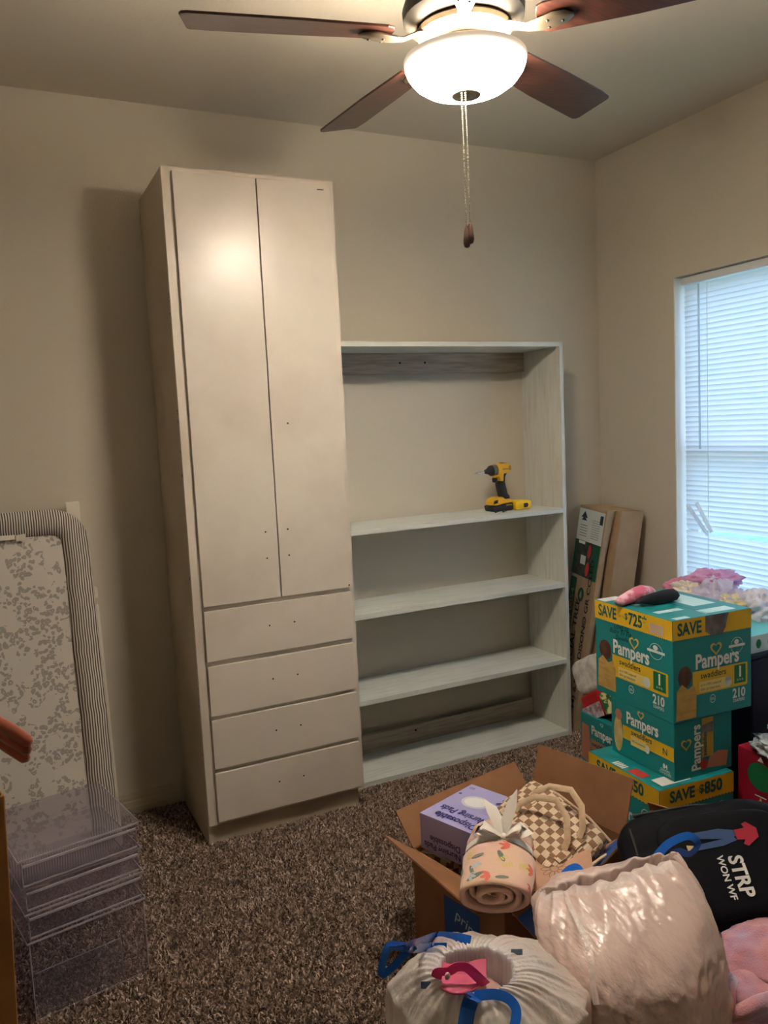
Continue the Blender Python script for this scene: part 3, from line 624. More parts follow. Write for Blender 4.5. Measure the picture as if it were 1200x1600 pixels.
# ------------------------------------------------------------------ artificial tree carton in the corner
def tree_carton():
    A, B, E, K = Vector((-.165, -.035, 1.05)), Vector((-.253, -.33, 1.045)), Vector((-.055, -.355, 1.028)), Vector((-.018, -.06, 1.04))
    a, b, e, k = Vector((-.372, -.03, 0)), Vector((-.372, -.03, 0)) + (B - A) * .85, Vector((-.21, -.31, 0)), Vector((-.17, -.05, 0))
    t = thing('tree_carton', 'tall cardboard artificial tree carton leaning in the room corner', 'box', tuple((a + b + e + k) / 4))
    mcard = mat('tree_card', (178, 152, 118), .8, var=(168, 142, 110), vscale=10, bump=(25, .2), bdist=.004)
    mb = MB(); n = 10
    rows = []
    for i in range(n + 1):
        f = i / n; l = lambda p, q: p.lerp(q, f)
        pa, pb, pe, pk = l(a, A), l(b, B), l(e, E), l(k, K)
        d = (pe - pb); inw = Vector((.1, 1, 0)).normalized()
        dent = .055 * min(1, 2.5 * math.sin(PI * min(.93, f)))
        rows.append([pa, pb, pb + d * .10, pb + d * .34 + inw * dent, pb + d * .37 - inw * .008, pb + d * .7 - inw * .012 * math.sin(PI * f), pe, pk])
    m_ = len(rows[0])
    v = [tuple(p) for r in rows for p in r]; f = [(i * m_ + j, i * m_ + (j + 1) % m_, (i + 1) * m_ + (j + 1) % m_, (i + 1) * m_ + j) for i in range(n) for j in range(m_)]
    f.append(tuple(range(m_))[::-1]); f.append(tuple(n * m_ + j for j in range(m_))); mb.add(v, f); mb.build('carton_body', mcard, t, smooth=True)
    M = faceM(a, b - a, A - a); w = (B - A).length * .93; L = (A - a).length
    Mw = lambda z: None
    skew = lambda p: p
    kw = dict(local=False)
    def dec(name, polys, m, off=.002): return decal(name, polys, m, t, M, off, local=False)
    # the face widens upwards: half-width at height v
    def q(u, v): f = v / L; ex = (b - a).normalized(); return (f * ((B - b) - (A - a)).dot(ex) * u + u * (b - a).length + f * (A - a).dot(ex), v)
    def Rq(u0, v0, u1, v1): return [q(u0, v0), q(u1, v0), q(u1, v1), q(u0, v1)]
    dec('printed_label', [Rq(.01, L * .84, .97, L * .985)], mat('white_label', (222, 226, 220), .6))
    dec('printed_photo', [Rq(.01, L * .68, .97, L * .84)], mat('dark_photo_print', (38, 46, 44), .4, var=(70, 84, 78), vscale=30))
    [dec('printed_stripe', [r_], mat('label_green', (20, 92, 66), .5), .0026) for r_ in (Rq(.75, L * .68, .97, L * .84), Rq(.01, L * .68, .12, L * .84))]
    dec('printed_berries', [ell(*q(.6, L * .72), .02, .035, 10), ell(*q(.6, L * .80), .02, .035, 10)], RED, .003)
    dec('printed_fireplace', [Rq(.3, L * .735, .5, L * .775), Rq(.15, L * .825, .4, L * .838)], WHT, .003)
    dec('printed_emblem', [[q(.12, L * .945), q(.36, L * .945), q(.24, L * .975)], [q(.14, L * .932), q(.34, L * .932), q(.24, L * .955)]], INK, .003)
    dec('printed_lines', [Rq(.12, L * (.86 + .012 * k), .4, L * (.863 + .012 * k)) for k in range(5)] + [Rq(.55, L * (.86 + .01 * k), .85, L * (.862 + .01 * k)) for k in range(9)], mat('grey_ink', (120, 124, 122), .6), .003)
    dec('printed_barcode', [Rq(.82, L * .93, .93, L * .97)], INK, .003)
    dec('printed_band', [Rq(.03, L * .36, .26, L * .665)], mat('label_green', (20, 92, 66), .5))
    dec('printed_round_logo', [ell(*q(.5, L * .60), .034, .034, 24)], mat('label_green', (20, 92, 66), .5))
    cx, cy = q(.5, L * .60); dec('printed_tree', [[(cx - .018, cy - .014), (cx + .018, cy - .014), (cx, cy + .006)], [(cx - .013, cy - .002), (cx + .013, cy - .002), (cx, cy + .022)], rect(cx - .003, cy - .022, cx + .003, cy - .013)], mcard, .003)
    tx = lambda s, sz, m, u, v: text('lettering', s, sz, m, t, M, *q(u, v), off=.003, rot=PI / 2 + .045, bold=.02, local=False, sx=1.05)
    tx('Cat.# 0054', .055, mcard, .22, L * .37)
    mblack = mat('carton_black_ink', (28, 26, 24), .7)
    tx('ARTIFICIAL TREE', .06, mblack, .50, L * .14); tx("(T-44) 6.5'MADISON\u00ae GR CCLED", .052, mblack, .88, L * .03)
tree_carton()

# ------------------------------------------------------------------ by the window: navy bin, diaper carton, clothes
m_navy = mat('navy_fabric', (28, 36, 58), .8, bump=(220, .3), bdist=.001)
t = thing('storage_bin', 'dark navy fabric storage bin standing under the window', 'storage bin', (-.26, -1.0, 0))
part('bin_body', m_navy, t, -.46, -.06, -1.29, -.70, 0, .60, bevel=.012); part('lid', m_navy, t, -.465, -.055, -1.295, -.695, .601, .62, bevel=.006)
t, (ML, MR, MT) = carton('wipes_carton', 'flat pale wipes carton with teal dots on the navy bin', 'box', (-.455, -1.285, .6205), .20, .24, .065, mat('pale_aqua_card', (206, 226, 226), .5), 0)
decal('printed_dots', [ell(.05 + .055 * k, .033, .013, .017, 16) for k in range(4)], GRN, t, ML); decal('printed_dots', [ell(.04 + .06 * k, .033, .013, .017, 16) for k in range(3)], GRN, t, MR)
decal('printed_top', [rect(.0, .0, .2, .24)], mat('aqua_print', (110, 206, 210), .45), t, MT)
cl = [((-.22, -.80, .70), (.13, .10, .085), (224, 140, 176), 'rumpled pink baby garment heaped at the corner side of the clothes pile'),
      ((-.27, -.96, .715), (.12, .11, .095), (206, 196, 222), 'rumpled lavender baby garment in the middle of the clothes pile'),
      ((-.20, -.90, .79), (.11, .09, .05), (214, 150, 196), 'rumpled mauve pink baby garment on top of the clothes pile'),
      ((-.31, -.88, .76), (.07, .07, .045), (236, 226, 214), 'small cream ruffled baby garment at the front of the clothes pile'),
      ((-.18, -1.08, .70), (.11, .11, .08), (226, 222, 234), 'rumpled white baby garment at the near side of the clothes pile'),
      ((-.30, -1.03, .735), (.07, .06, .04), (240, 226, 178), 'small yellow cream baby garment tucked into the clothes pile'),
      ((-.17, -1.17, .665), (.10, .08, .045), (196, 206, 226), 'pale blue baby garment spread at the near end of the clothes pile')]
for i, (c, r, col, lb) in enumerate(cl):
    soft('baby_garment', lb, 'clothing', blob(c, r, (.9, .8), .22, 2.3, 20 + i, ridgy=.20, nu=64, nv=40, flatz=-(c[2] - .622)), mat('garment_%d' % i, col, .85, sheen=.3, var=tuple(min(255, int(q * .9 + 24)) for q in col), vscale=14, bump=(45, .5), bdist=.006), 'baby clothes heaped on the bin')
# socks on the top box
zt = z3 + h3 + .001
def bent(path, rads, name, label, m, n=14, noise=.004, group=None):
    mb = MB(); mb.tube(path, rads, n); P = np.array(mb.v); P += noise * np.stack([fbm(P * 60, s) for s in (1, 5, 9)], -1); P[:, 2] = np.maximum(P[:, 2], min(p[2] for p in path) - max(rads) * .8)
    mb.v = [tuple(p) for p in P]; o = mb.build(name, m, smooth='all'); recenter(o); tag(o, label, 'clothing', group); return o
sk = lambda a, zz=.02: px(a, z=zt + zz)
bent([sk((965, 940)), sk((972, 938)), sk((985, 932), .026), sk((1000, 928), .03), sk((1013, 926), .026), sk((1020, 925), .02)], [.006, .018, .026, .030, .026, .010], 'baby_sock', 'crumpled pink baby sock on top of the diaper box', mat('pink_sock', (226, 110, 140), .85, var=(240, 190, 206), vscale=22, vlo=.45, vhi=.55, sheen=.3), noise=.006, group='socks on the diaper box')
bent([sk((996, 942), .016), sk((1005, 940), .016), sk((1020, 936), .02), sk((1040, 931), .024), sk((1053, 929), .022), sk((1059, 930), .018)], [.006, .014, .019, .023, .021, .008], 'baby_sock', 'black rolled baby sock on top of the diaper box', mat('black_knit', (22, 24, 34), .9, bump=(400, .4)), noise=.004, group='socks on the diaper box')

# ------------------------------------------------------------------ red gift box and packs on it
t, (ML, MR, MT) = carton('ornament_box', 'red ornament box with green round print right of the diaper stack', 'box', (-.628, -1.80, 0), .30, .43, .355, mat('crimson_card', (158, 22, 48), .4, var=(140, 16, 40), vscale=6), math.radians(-1))
decal('printed_ornament', [ell(.095, .275, .055, .048, 28)], mat('ornament_green', (24, 110, 70), .35), t, ML)
decal('printed_cap', [[(.08, .327), (.105, .327), (.093, .345)]], WHT, t, ML); decal('printed_lines', [rect(.07, .205, .115, .209), rect(.07, .075, .115, .079)], WHT, t, ML)
[decal('printed_ornament', [e_], mat('ornament_red', (182, 36, 52), .35), t, ML) for e_ in (ell(.095, .14, .055, .048, 28), ell(.27, .275, .055, .048, 28))]; decal('printed_cap', [[(.085, .19), (.1, .19), (.093, .205)]], GOLD, t, ML)
m_clear = mat('clear_wrap', (214, 220, 226), .12, var=(150, 170, 184), vscale=16, bump=(26, .9), bdist=.02)
m_bpack = mat('pale_blue_pack', (196, 216, 232), .25, var=(150, 214, 224), vscale=9, vlo=.45, vhi=.55, bump=(26, .8), bdist=.015)
soft('wrapped_pack', 'shiny clear-wrapped white pack lying on the red ornament box', 'pack', blob((-.53, -1.60, .386), (.13, .18, .030), (.6, .5), .12, 3, 41, ridgy=.15, flatz=-.028), m_clear)
soft('wrapped_pack', 'glossy pale blue pack on top of the clear-wrapped pack', 'pack', blob((-.525, -1.63, .442), (.115, .15, .028), (.5, .45), .10, 3, 47, ridgy=.12), m_bpack)
text('lettering', '10', .05, WHT, bpy.data.objects['wrapped_pack.001'], faceM((-.60, -1.66, .478), (0, -1, 0), (1, 0, .2)), 0, 0, .002, local=False)
# ------------------------------------------------------------------ leaning pad with striped border, white rail behind
def stripe_mat():
    m = bpy.data.materials.new('striped_ticking'); m.use_nodes = True; N = m.node_tree.nodes; K = m.node_tree.links; b = N['Principled BSDF']
    tc = N.new('ShaderNodeTexCoord'); sp = N.new('ShaderNodeSeparateXYZ'); K.new(tc.outputs['Object'], sp.inputs[0])
    nz = N.new('ShaderNodeTexNoise'); nz.inputs['Scale'].default_value = 9; K.new(tc.outputs['Object'], nz.inputs[0])
    ma = N.new('ShaderNodeMath'); ma.operation = 'MULTIPLY_ADD'; ma.inputs[1].default_value = .012; K.new(nz.outputs[0], ma.inputs[0]); K.new(sp.outputs['X'], ma.inputs[2])
    mm = N.new('ShaderNodeMath'); mm.operation = 'MULTIPLY'; mm.inputs[1].default_value = 2 * PI / .0082; K.new(ma.outputs[0], mm.inputs[0])
    sn = N.new('ShaderNodeMath'); sn.operation = 'SINE'; K.new(mm.outputs[0], sn.inputs[0])
    r = N.new('ShaderNodeValToRGB'); r.color_ramp.elements[0].position = .42; r.color_ramp.elements[1].position = .58; r.color_ramp.elements[0].color = lin((214, 206, 194)) + (1,); r.color_ramp.elements[1].color = lin((84, 76, 74)) + (1,)
    mr = N.new('ShaderNodeMapRange'); mr.inputs[1].default_value = -1; mr.inputs[2].default_value = 1; K.new(sn.outputs[0], mr.inputs[0]); K.new(mr.outputs[0], r.inputs[0]); K.new(r.outputs[0], b.inputs['Base Color']); b.inputs['Roughness'].default_value = .9
    return m
def floral_mat():
    m = bpy.data.materials.new('grey_floral_cotton'); m.use_nodes = True; N = m.node_tree.nodes; K = m.node_tree.links; b = N['Principled BSDF']
    tc = N.new('ShaderNodeTexCoord')
    nd = N.new('ShaderNodeTexNoise'); nd.inputs['Scale'].default_value = 28; K.new(tc.outputs['Object'], nd.inputs['Vector'])
    vm = N.new('ShaderNodeVectorMath'); vm.operation = 'MULTIPLY_ADD'; K.new(nd.outputs['Color'], vm.inputs[0]); vm.inputs[1].default_value = (.028, .028, .028); K.new(tc.outputs['Object'], vm.inputs[2])
    def tex(kind, scale, **kw):
        n = N.new(kind); n.inputs['Scale'].default_value = scale; K.new(vm.outputs[0], n.inputs['Vector'])
        for k, v in kw.items(): setattr(n, k, v)
        return n
    def M2(op, a, bb):
        n = N.new('ShaderNodeMath'); n.operation = op
        for i, s in enumerate((a, bb)):
            if isinstance(s, (int, float)): n.inputs[i].default_value = s
            else: K.new(s, n.inputs[i])
        return n.outputs[0]
    v1 = tex('ShaderNodeTexVoronoi', 62); v2 = tex('ShaderNodeTexVoronoi', 40); n1 = tex('ShaderNodeTexNoise', 13); v3 = tex('ShaderNodeTexVoronoi', 8)
    n1.inputs['Detail'].default_value = 1
    leaf = M2('MULTIPLY', M2('LESS_THAN', v1.outputs['Distance'], .50), M2('GREATER_THAN', v1.outputs['Distance'], .13))
    dots = M2('LESS_THAN', v2.outputs['Distance'], .22)
    inc = M2('MAXIMUM', M2('GREATER_THAN', n1.outputs[0], .485), M2('LESS_THAN', v3.outputs['Distance'], .32))
    pat = M2('MULTIPLY', M2('MAXIMUM', M2('MULTIPLY', leaf, inc), M2('MULTIPLY', dots, M2('GREATER_THAN', n1.outputs[0], .46))), .7)
    mx = N.new('ShaderNodeMix'); mx.data_type = 'RGBA'; K.new(pat, mx.inputs[0]); mx.inputs[6].default_value = lin((206, 200, 192)) + (1,); mx.inputs[7].default_value = lin((138, 132, 126)) + (1,)
    K.new(mx.outputs[2], b.inputs['Base Color']); b.inputs['Roughness'].default_value = .9
    return m
def leaning_pad():
    xr = -2.515; W = .68; yb, yt, zt = -.37, -.115, 1.25
    Ls = math.hypot(yt - yb, zt); ang = math.atan2(yt - yb, zt)
    t = thing('changing_pad', 'floral changing pad with striped border leaning on the back wall', 'baby pad', (xr - W / 2, yb, .02), rot=(-ang, 0, 0))
    hw = W / 2; h = Ls - .02; r = .13; bw = .095
    def rr(ins, n=10):
        out = []; rad = max(r - ins, .03)
        for (cx, cz, a0) in ((hw - ins - rad, h - ins - rad, 0), (-hw + ins + rad, h - ins - rad, PI / 2), (-hw + ins + rad, ins + rad, PI), (hw - ins - rad, ins + rad, 1.5 * PI)):
            for k in range(n + 1): a = a0 + PI / 2 * k / n; out.append((cx + rad * math.cos(a), cz + rad * math.sin(a)))
            # straight runs get extra points so that the cloth can pucker
            if a0 in (0, PI / 2, PI, 1.5 * PI):
                nx = {0: (-hw + ins + rad, h - ins), PI / 2: (-hw + ins, ins + rad), PI: (hw - ins - rad, ins), 1.5 * PI: (hw - ins, h - ins - rad)}[a0]
                p = out[-1]
                for k in range(1, 24): out.append((p[0] + (nx[0] - p[0]) * k / 24, p[1] + (nx[1] - p[1]) * k / 24))
        return out
    rows = []
    th = .038
    prof = [(bw, -.006), (bw - .004, -.016), (bw * .75, -.032), (bw * .45, -.036), (bw * .2, -.030), (.004, -.014), (.0, .006), (.006, .026), (.03, .032)]
    for i, (ins, y) in enumerate(prof):
        pts = rr(ins); row = []
        for j, p in enumerate(pts):
            amp = .0045 if 0 < i < 6 else 0
            nz = float(vnoise(np.array([p[0] * 22, p[1] * 22, i * .4]), 3)) * amp
            row.append((p[0], y + nz * 1.2, p[1]))
        rows.append(row)
    mb = MB(); mb.grid(rows, True); mb.build('striped_border', stripe_mat(), t, smooth='all', local=True)
    # floral face: gently rumpled sheet inside the border
    n = 40; G = []
    for i in range(n + 1):
        row = []
        for j in range(n + 1):
            x = -hw + bw * .9 + (W - bw * 1.8) * j / n; z = bw * .9 + (h - bw * 1.8) * i / n
            cxx = hw - bw * .9; rr_ = .06; dx = abs(x) - (cxx - rr_); dz = abs(z - h / 2) - (h / 2 - bw * .9 - rr_)
            if dx > 0 and dz > 0 and math.hypot(dx, dz) > rr_:
                k = rr_ / math.hypot(dx, dz); x = math.copysign(cxx - rr_ + dx * k, x); z = h / 2 + math.copysign(h / 2 - bw * .9 - rr_ + dz * k, z - h / 2)
            row.append((x, -.010 + .004 * float(fbm(np.array([x * 5, z * 11, 0.]), 8)), z))
        G.append(row)
    mb = MB(); mb.grid(G); mb.build('floral_panel', floral_mat(), t, smooth='all', local=True, recalc=False)
    mb = MB(); mb.prism([(p[0], p[1]) for p in rr(.025)], .028, .034, 'y'); mb.build('backing', mat('pad_backing', (200, 196, 188), .8), t, local=True)
    M = lambda a: MW[t.name].inverted() @ px(a, y=-.13)
    p0 = M((-6, 822)); 
    mb = MB(); mb.box(p0.x, p0.x + .055, -.024, -.0215, p0.z - .055, p0.z); mb.build('care_tag', mat('white_tag', (222, 216, 206), .6), t, local=True)
    mb = MB(); mb.box(p0.x + .058, p0.x + .088, -.0225, -.021, p0.z - .062, p0.z + .004); mb.build('clear_tab', mat('clear_tab_plastic', (214, 208, 198), .25), t, local=True, bevel=.0006)
    # white rail
    m_white = mat('white_crib_paint', (226, 218, 204), .4)
    t = thing('crib_rail', 'white wooden crib side rail standing behind the changing pad', 'crib rail', (-2.555, -.25, 0))
    def lean(x0, x1, z0, z1, d0, d1):
        # a board leaning with the pad: y at height z of the rail's front face
        f = lambda z: -.245 + (z / 1.264) * .185
        b = [(x0, f(z0) - d0, z0), (x1, f(z0) - d0, z0), (x1, f(z0) + d1, z0), (x0, f(z0) + d1, z0)]; tp = [(x0, f(z1) - d0, z1), (x1, f(z1) - d0, z1), (x1, f(z1) + d1, z1), (x0, f(z1) + d1, z1)]
        mb = MB(); mb.hexa(b, tp); return mb
    lean(-2.577, -2.530, 0, 1.264, 0, .03).build('post', m_white, t, bevel=.002); lean(-3.20, -3.155, 0, 1.264, 0, .03).build('post', m_white, t, bevel=.002)
    lean(-3.155, -2.577, 1.10, 1.20, .0, .022).build('cross_rail', m_white, t, bevel=.002); lean(-3.155, -2.577, .1, .2, .0, .022).build('cross_rail', m_white, t, bevel=.002)
    for k in range(5): lean(-3.07 + k * .1, -3.04 + k * .1, .2, 1.10, .0, .018).build('slat', m_white, t, bevel=.002)
    br = lean(-2.529, -2.497, .905, .945, -.002, .02).build('bracket', m_white, t, bevel=.003); lean(-2.529, -2.508, .946, .972, -.002, .018).build('bracket_pin', m_white, br, bevel=.003)
    lean(-2.529, -2.498, .0, .88, .004, .012).build('edge_board', m_white, t, bevel=.001)
leaning_pad()

# ------------------------------------------------------------------ clear drawers
m_clr = mat('smoky_clear_plastic', (246, 244, 247), .08, alpha=.93, abase=.55)
m_clre = mat('clear_plastic_edge', (214, 208, 218), .1, alpha=.45, abase=1.)
RZD = math.radians(11.2); OD = Vector((-2.836, -1.078, 0)); WD, DD = .302, .335
def clear_unit(name, label, z0, z1, dx, dy, w, d, drawer=True, lid=False):
    c = Vector((math.cos(RZD), math.sin(RZD), 0)); s = Vector((-math.sin(RZD), math.cos(RZD), 0))
    t = thing(name, label, 'drawer unit' if drawer else 'storage bin', tuple(OD + c * dx + s * dy + Vector((0, 0, z0))), RZD, 'clear plastic storage by the changing pad'); h = z1 - z0; k = .0025
    P = lambda n, m, *a: part(n, m, t, *a, local=True, bevel=.0008)
    P('side_wall', m_clr, 0, k, .004, d, 0, h); P('side_wall', m_clr, w - k, w, .004, d, 0, h); P('back_wall', m_clr, k, w - k, d - k, d, 0, h)
    if lid: P('top_sheet', m_clr, -.003, w + .003, -.002, d + .002, h - k, h - .0002)
    P('bottom_sheet', m_clr, k, w - k, .004, d - k, 0, k)
    P('top_rim', m_clre, -.004, w + .004, -.0045, -.0022, h - .006, h - .0004); P('side_rim', m_clre, w + .0032, w + .0055, -.002, d, h - .006, h - .0004); P('side_rim', m_clre, -.0055, -.0032, -.002, d, h - .006, h - .0004)
    if drawer:
        dr = P('drawer', m_clr, .006, w - .006, 0, k, .004, h - .012)
        part('pull_lip', m_clre, dr, .006, w - .006, -.006, -.0002, h - .020, h - .015, local=True)
        part('front_edge', m_clre, dr, .004, .0058, -.003, k, .004, h - .012, local=True); part('front_edge', m_clre, dr, .006, w - .006, -.0035, -.0002, .004, .008, local=True)
    else:
        f = P('front_panel', m_clr, 0, w, 0, k, 0, h - .004)
        part('front_edge', m_clre, f, 0, .003, -.0025, -.0002, 0, h - .01, local=True); part('front_edge', m_clre, f, w - .003, w, -.0025, -.0002, 0, h - .01, local=True); part('front_edge', m_clre, f, .004, w - .004, -.0025, -.0002, 0, .004, local=True)
        part('inner_panel', m_clr, t, .012, w * .78, .02, .0225, .006, h * .52, local=True); part('inner_edge', m_clre, t, w * .78, w * .785, .02, .0235, .006, h * .52, local=True); part('inner_edge', m_clre, t, .012, w * .78, .02, .0235, h * .521, h * .528, local=True)
    return t
clear_unit('clear_bin', 'tall clear plastic bin at the bottom of the drawer stack', .004, .222, 0, 0, WD, DD, False)
clear_unit('clear_organizer', 'lowest shallow clear drawer resting on the tall clear bin', .2225, .2965, 0.002, .004, WD, DD)
clear_unit('clear_organizer', 'middle shallow clear plastic drawer of the stack', .297, .3645, .001, .006, WD, DD)
clear_unit('clear_organizer', 'topmost clear plastic drawer with flat open lid surface', .365, .441, -.003, .002, WD + .003, DD + .004, lid=True)

# ------------------------------------------------------------------ tall carton and rust strap at the left edge
p = px((17, 1600), D=1.45); q = px((8, 1242), D=1.45)
m_wc = mat('orange_brown_card', (168, 118, 66), .6, var=(150, 100, 52), vscale=9)
t = thing('tall_carton', 'tall orange-brown carton at the left edge in front of the clear drawers', 'box', (p.x - .15, p.y + .12, 0))
mb = MB(); mb.hexa([(p.x - .34, p.y - .02, 0), (p.x - .004, p.y - .005, 0), (p.x - .07, p.y + .27, 0), (p.x - .38, p.y + .24, 0)], [(p.x - .32, p.y - .01, q.z), (q.x, q.y, q.z), (q.x - .065, q.y + .26, q.z), (p.x - .36, p.y + .24, q.z)]); mb.build('carton_body', m_wc, t, bevel=.003)
part('lid_edge', m_wc, t, q.x - .3, q.x - .006, q.y - .001, q.y + .005, q.z + .001, q.z + .006)
zc = q.z + .006
soft('boucle_blanket', 'beige nubby folded blanket lying on the tall carton', 'blanket', blob((q.x - .16, q.y + .12, zc + .035), (.13, .11, .034), (.5, .5), .08, 5, 61, flatz=-.034), mat('beige_boucle', (198, 176, 146), .95, bump=(120, 1.), bdist=.01))
a, b = px((-14, 1134), D=1.44), px((46, 1174), D=1.40)
t = thing('plush_strap', 'rust orange padded velvet strap jutting in from the left edge', 'strap', (a.x - .1, a.y + .06, zc + .07))
m_rust = mat('rust_velvet', (150, 66, 30), .75, sheen=.5, bump=(60, .35), bdist=.003)
d = (b - a).normalized(); up = Vector((0, 0, 1)); sd = d.cross(up).normalized(); nn = sd.cross(d).normalized(); st = Vector((a.x - .10, a.y + .05, zc + .085))
for k, off in enumerate((-.0165, 0, .0165)):
    o2 = nn * off
    mb = MB(); pts = [st + o2, st.lerp(a, .6) + o2, a + o2, a.lerp(b, .5) + o2, a.lerp(b, .93) + o2, b + o2]; mb.tube(pts, [.012, .0125, .0115, .0118, .0105, .005], 12); mb.build('padded_tube', m_rust, t, smooth='all')

# ------------------------------------------------------------------ open shipping box and what is in it
m_box = mat('brown_corrugated', (150, 106, 72), .8, var=(140, 97, 64), vscale=12, bump=(90, .1), bdist=.001); BLUE = mat('blue_tape_print', (34, 84, 160), .4)
RB = math.radians(11.5); BL = Vector((-1.826, -1.274, 0)); WB, DB, HB = .50, .36, .28
t = thing('shipping_box', 'open brown cardboard shipping box with flaps raised, holding gifts', 'box', tuple(BL), RB)
k = .005
BX = lambda n, *a: part(n, m_box, t, *a, local=True)
BX('wall_panel', 0, WB, -k, 0, 0, HB); fl = BX('wall_panel', 0, k, -DB + k, -k, 0, HB); BX('wall_panel', WB - k, WB, -DB + k, -k, 0, HB); BX('wall_panel', 0, WB, -DB, -DB + k, 0, HB); BX('bottom_panel', k, WB - k, -DB + k, -k, .001, .006)
def flap(p0, p1, out, taper=.0):
    p0, p1, out = Vector(p0), Vector(p1), Vector(out); e = (p1 - p0).normalized(); n = e.cross(out).normalized() * .0045
    v = [p0, p1, p1 + out - e * taper, p0 + out + e * taper]; mb = MB(); mb.hexa(v, [x + n for x in v]); return mb.build('flap', m_box, t, local=True)
def flap2(p0, p1, o0, o1, tape=False):
    p0, p1, o0, o1 = map(Vector, (p0, p1, o0, o1)); n = (p1 - p0).cross((o0 + o1) / 2).normalized() * .0045; m = 10
    A_ = [[p0.lerp(p1, i / m) + o0.lerp(o1, i / m) * (j / 4) for i in range(m + 1)] for j in range(5)]
    mb = MB(); mb.grid(A_); mb.grid([[q_ + n for q_ in r] for r in A_]); h_ = 5 * (m + 1)
    for i in range(m):
        for j in (0, 4): a_ = j * (m + 1) + i; mb.f.append((a_, a_ + 1, a_ + 1 + h_, a_ + h_))
    for j in range(4):
        for i in (0, m): a_ = j * (m + 1) + i; mb.f.append((a_, a_ + m + 1, a_ + m + 1 + h_, a_ + h_))
    f_ = mb.build('flap', m_box, t, local=True, smooth=True)
    if tape:
        for sgn in (-1, 1):
            off = n * (-.25 if sgn < 0 else 1.25)
            mb = MB(); mb.grid([[p0.lerp(p1, i / m) + o0.lerp(o1, i / m) * fr + off for i in range(m + 1)] for fr in (.45, .72, .99)]); mb.build('blue_tape', BLUE, f_, local=True, recalc=False)
        e_ = (p1 - p0).normalized(); um = p0.lerp(p1, .62) + o0.lerp(o1, .62) * .6
        for off, xd in ((n * 1.5, e_), (n * -.5, e_)):
            nn_ = e_.cross(o0.lerp(o1, .62)); Mx_ = faceM(um + off, e_, o0.lerp(o1, .70)); text('lettering', "It's on Prime", .028, WHT, f_, Mx_, 0, 0, 0.0, sx=1.)
flap2((0, 0, HB), (WB, 0, HB), (0, .075, .085), (0, .075, .085)); flap2((0, 0, HB), (0, -DB, HB), (-.105, 0, .085), (-.10, 0, .02)); flap2((WB, -.0, HB), (WB, -DB, HB), (.045, 0, .155), (.045, 0, .155))
flap2((0, -DB, HB), (WB, -DB, HB), (0, -.10, -.04), (0, -.092, .112), True)
decal('blue_label', [rect(DB * .36, HB * .25, DB * .75, HB * .72)], BLUE, t, faceM((-.0006, 0, 0), (0, -1, 0), (0, 0, 1)), .0006); text('lettering', 'prime', .045, PALE, t, faceM((-.0006, 0, 0), (0, -1, 0), (0, 0, 1)), DB * .48, HB * .55, .002, rot=-.3)
# second carton behind, under the backpack
t = thing('kraft_carton', 'plain cardboard carton with raised flap under the black backpack', 'box', (-1.165, -1.61, 0), math.radians(-14))
part('carton_body', m_box, t,   .0, .44, -.40, 0, 0, .09, local=True, bevel=.003)
W_ = MW[t.name]
v = [W_ @ Vector((0, 0, .092)), W_ @ Vector((.0, -.40, .092)), W_ @ Vector((-.10, -.39, .15)), W_ @ Vector((-.10, -.02, .16))]; mb = MB(); mb.hexa(v, [x + Vector((.002, 0, .004)) for x in v]); mb.build('flap', m_box, t)
v = [W_ @ Vector((-.0, .0, .092)), W_ @ Vector((.26, .0, .092)), px((1062, 1268), D=2.26), px((1012, 1254), D=2.30)]; mb = MB(); mb.hexa(v, [x + Vector((.002, .004, .001)) for x in v]); mb.build('flap', m_box, t)

# nursing pads carton
LIL = mat('lilac_card', (168, 164, 214), .4); DP = mat('deep_purple_ink', (46, 40, 118), .45); LID = mat('lilac_side_card', (140, 134, 182), .45)
zN = .385; L_, N_, R_, T_ = [px(a, z=zN) for a in ((668, 1265), (727, 1309), (807, 1262), (750, 1218))]
e1 = ((N_ - L_) + (R_ - T_)) / 2; e2 = ((T_ - L_) + (R_ - N_)) / 2; cen = (L_ + N_ + R_ + T_) / 4
ax = e2.normalized(); ay = (e1 - ax * e1.dot(ax)).normalized(); wl, dl_ = e2.length, e1.length * .97
hN = .105
t = thing('nursing_pads_box', 'lilac carton of disposable nursing pads lying in the open box', 'box', (cen.x, cen.y, zN - hN), math.atan2(ax.y, ax.x))
part('carton_body', LIL, t, -wl / 2, wl / 2, -dl_ / 2, dl_ / 2, 0, hN, local=True, bevel=.001)
# top print reads from the far side: text runs from the near corner to the left one
Mt = faceM((-wl / 2, -dl_ / 2, hN), (0, 1, 0), (-1, 0, 0))
text('lettering', 'Disposable', dl_ * .20, DP, t, Mt, dl_ * .06, -wl * .17, bold=.025, sx=.86); text('lettering', 'Nursing Pads', dl_ * .20, DP, t, Mt, dl_ * .04, -wl * .34, bold=.025, sx=.8)
decal('printed_pad', [ell(dl_ * .56, -wl * .62, dl_ * .23, wl * .15, 28)], mat('pad_white_print', (226, 226, 228), .6), t, Mt); decal('printed_pad_rim', ring_polys(ell(dl_ * .56, -wl * .62, dl_ * .23, wl * .15, 28), ell(dl_ * .56, -wl * .62, dl_ * .18, wl * .115, 28)), mat('pad_rim_print', (204, 204, 212), .6), t, Mt, .001)
decal('printed_arrow', [[(dl_ * .10, -wl * .88), (dl_ * .10, -wl * .74), (dl_ * .15, -wl * .74), (dl_ * .15, -wl * .80), (dl_ * .27, -wl * .72), (dl_ * .31, -wl * .77), (dl_ * .20, -wl * .85), (dl_ * .28, -wl * .85), (dl_ * .28, -wl * .90)]], DP, t, Mt)
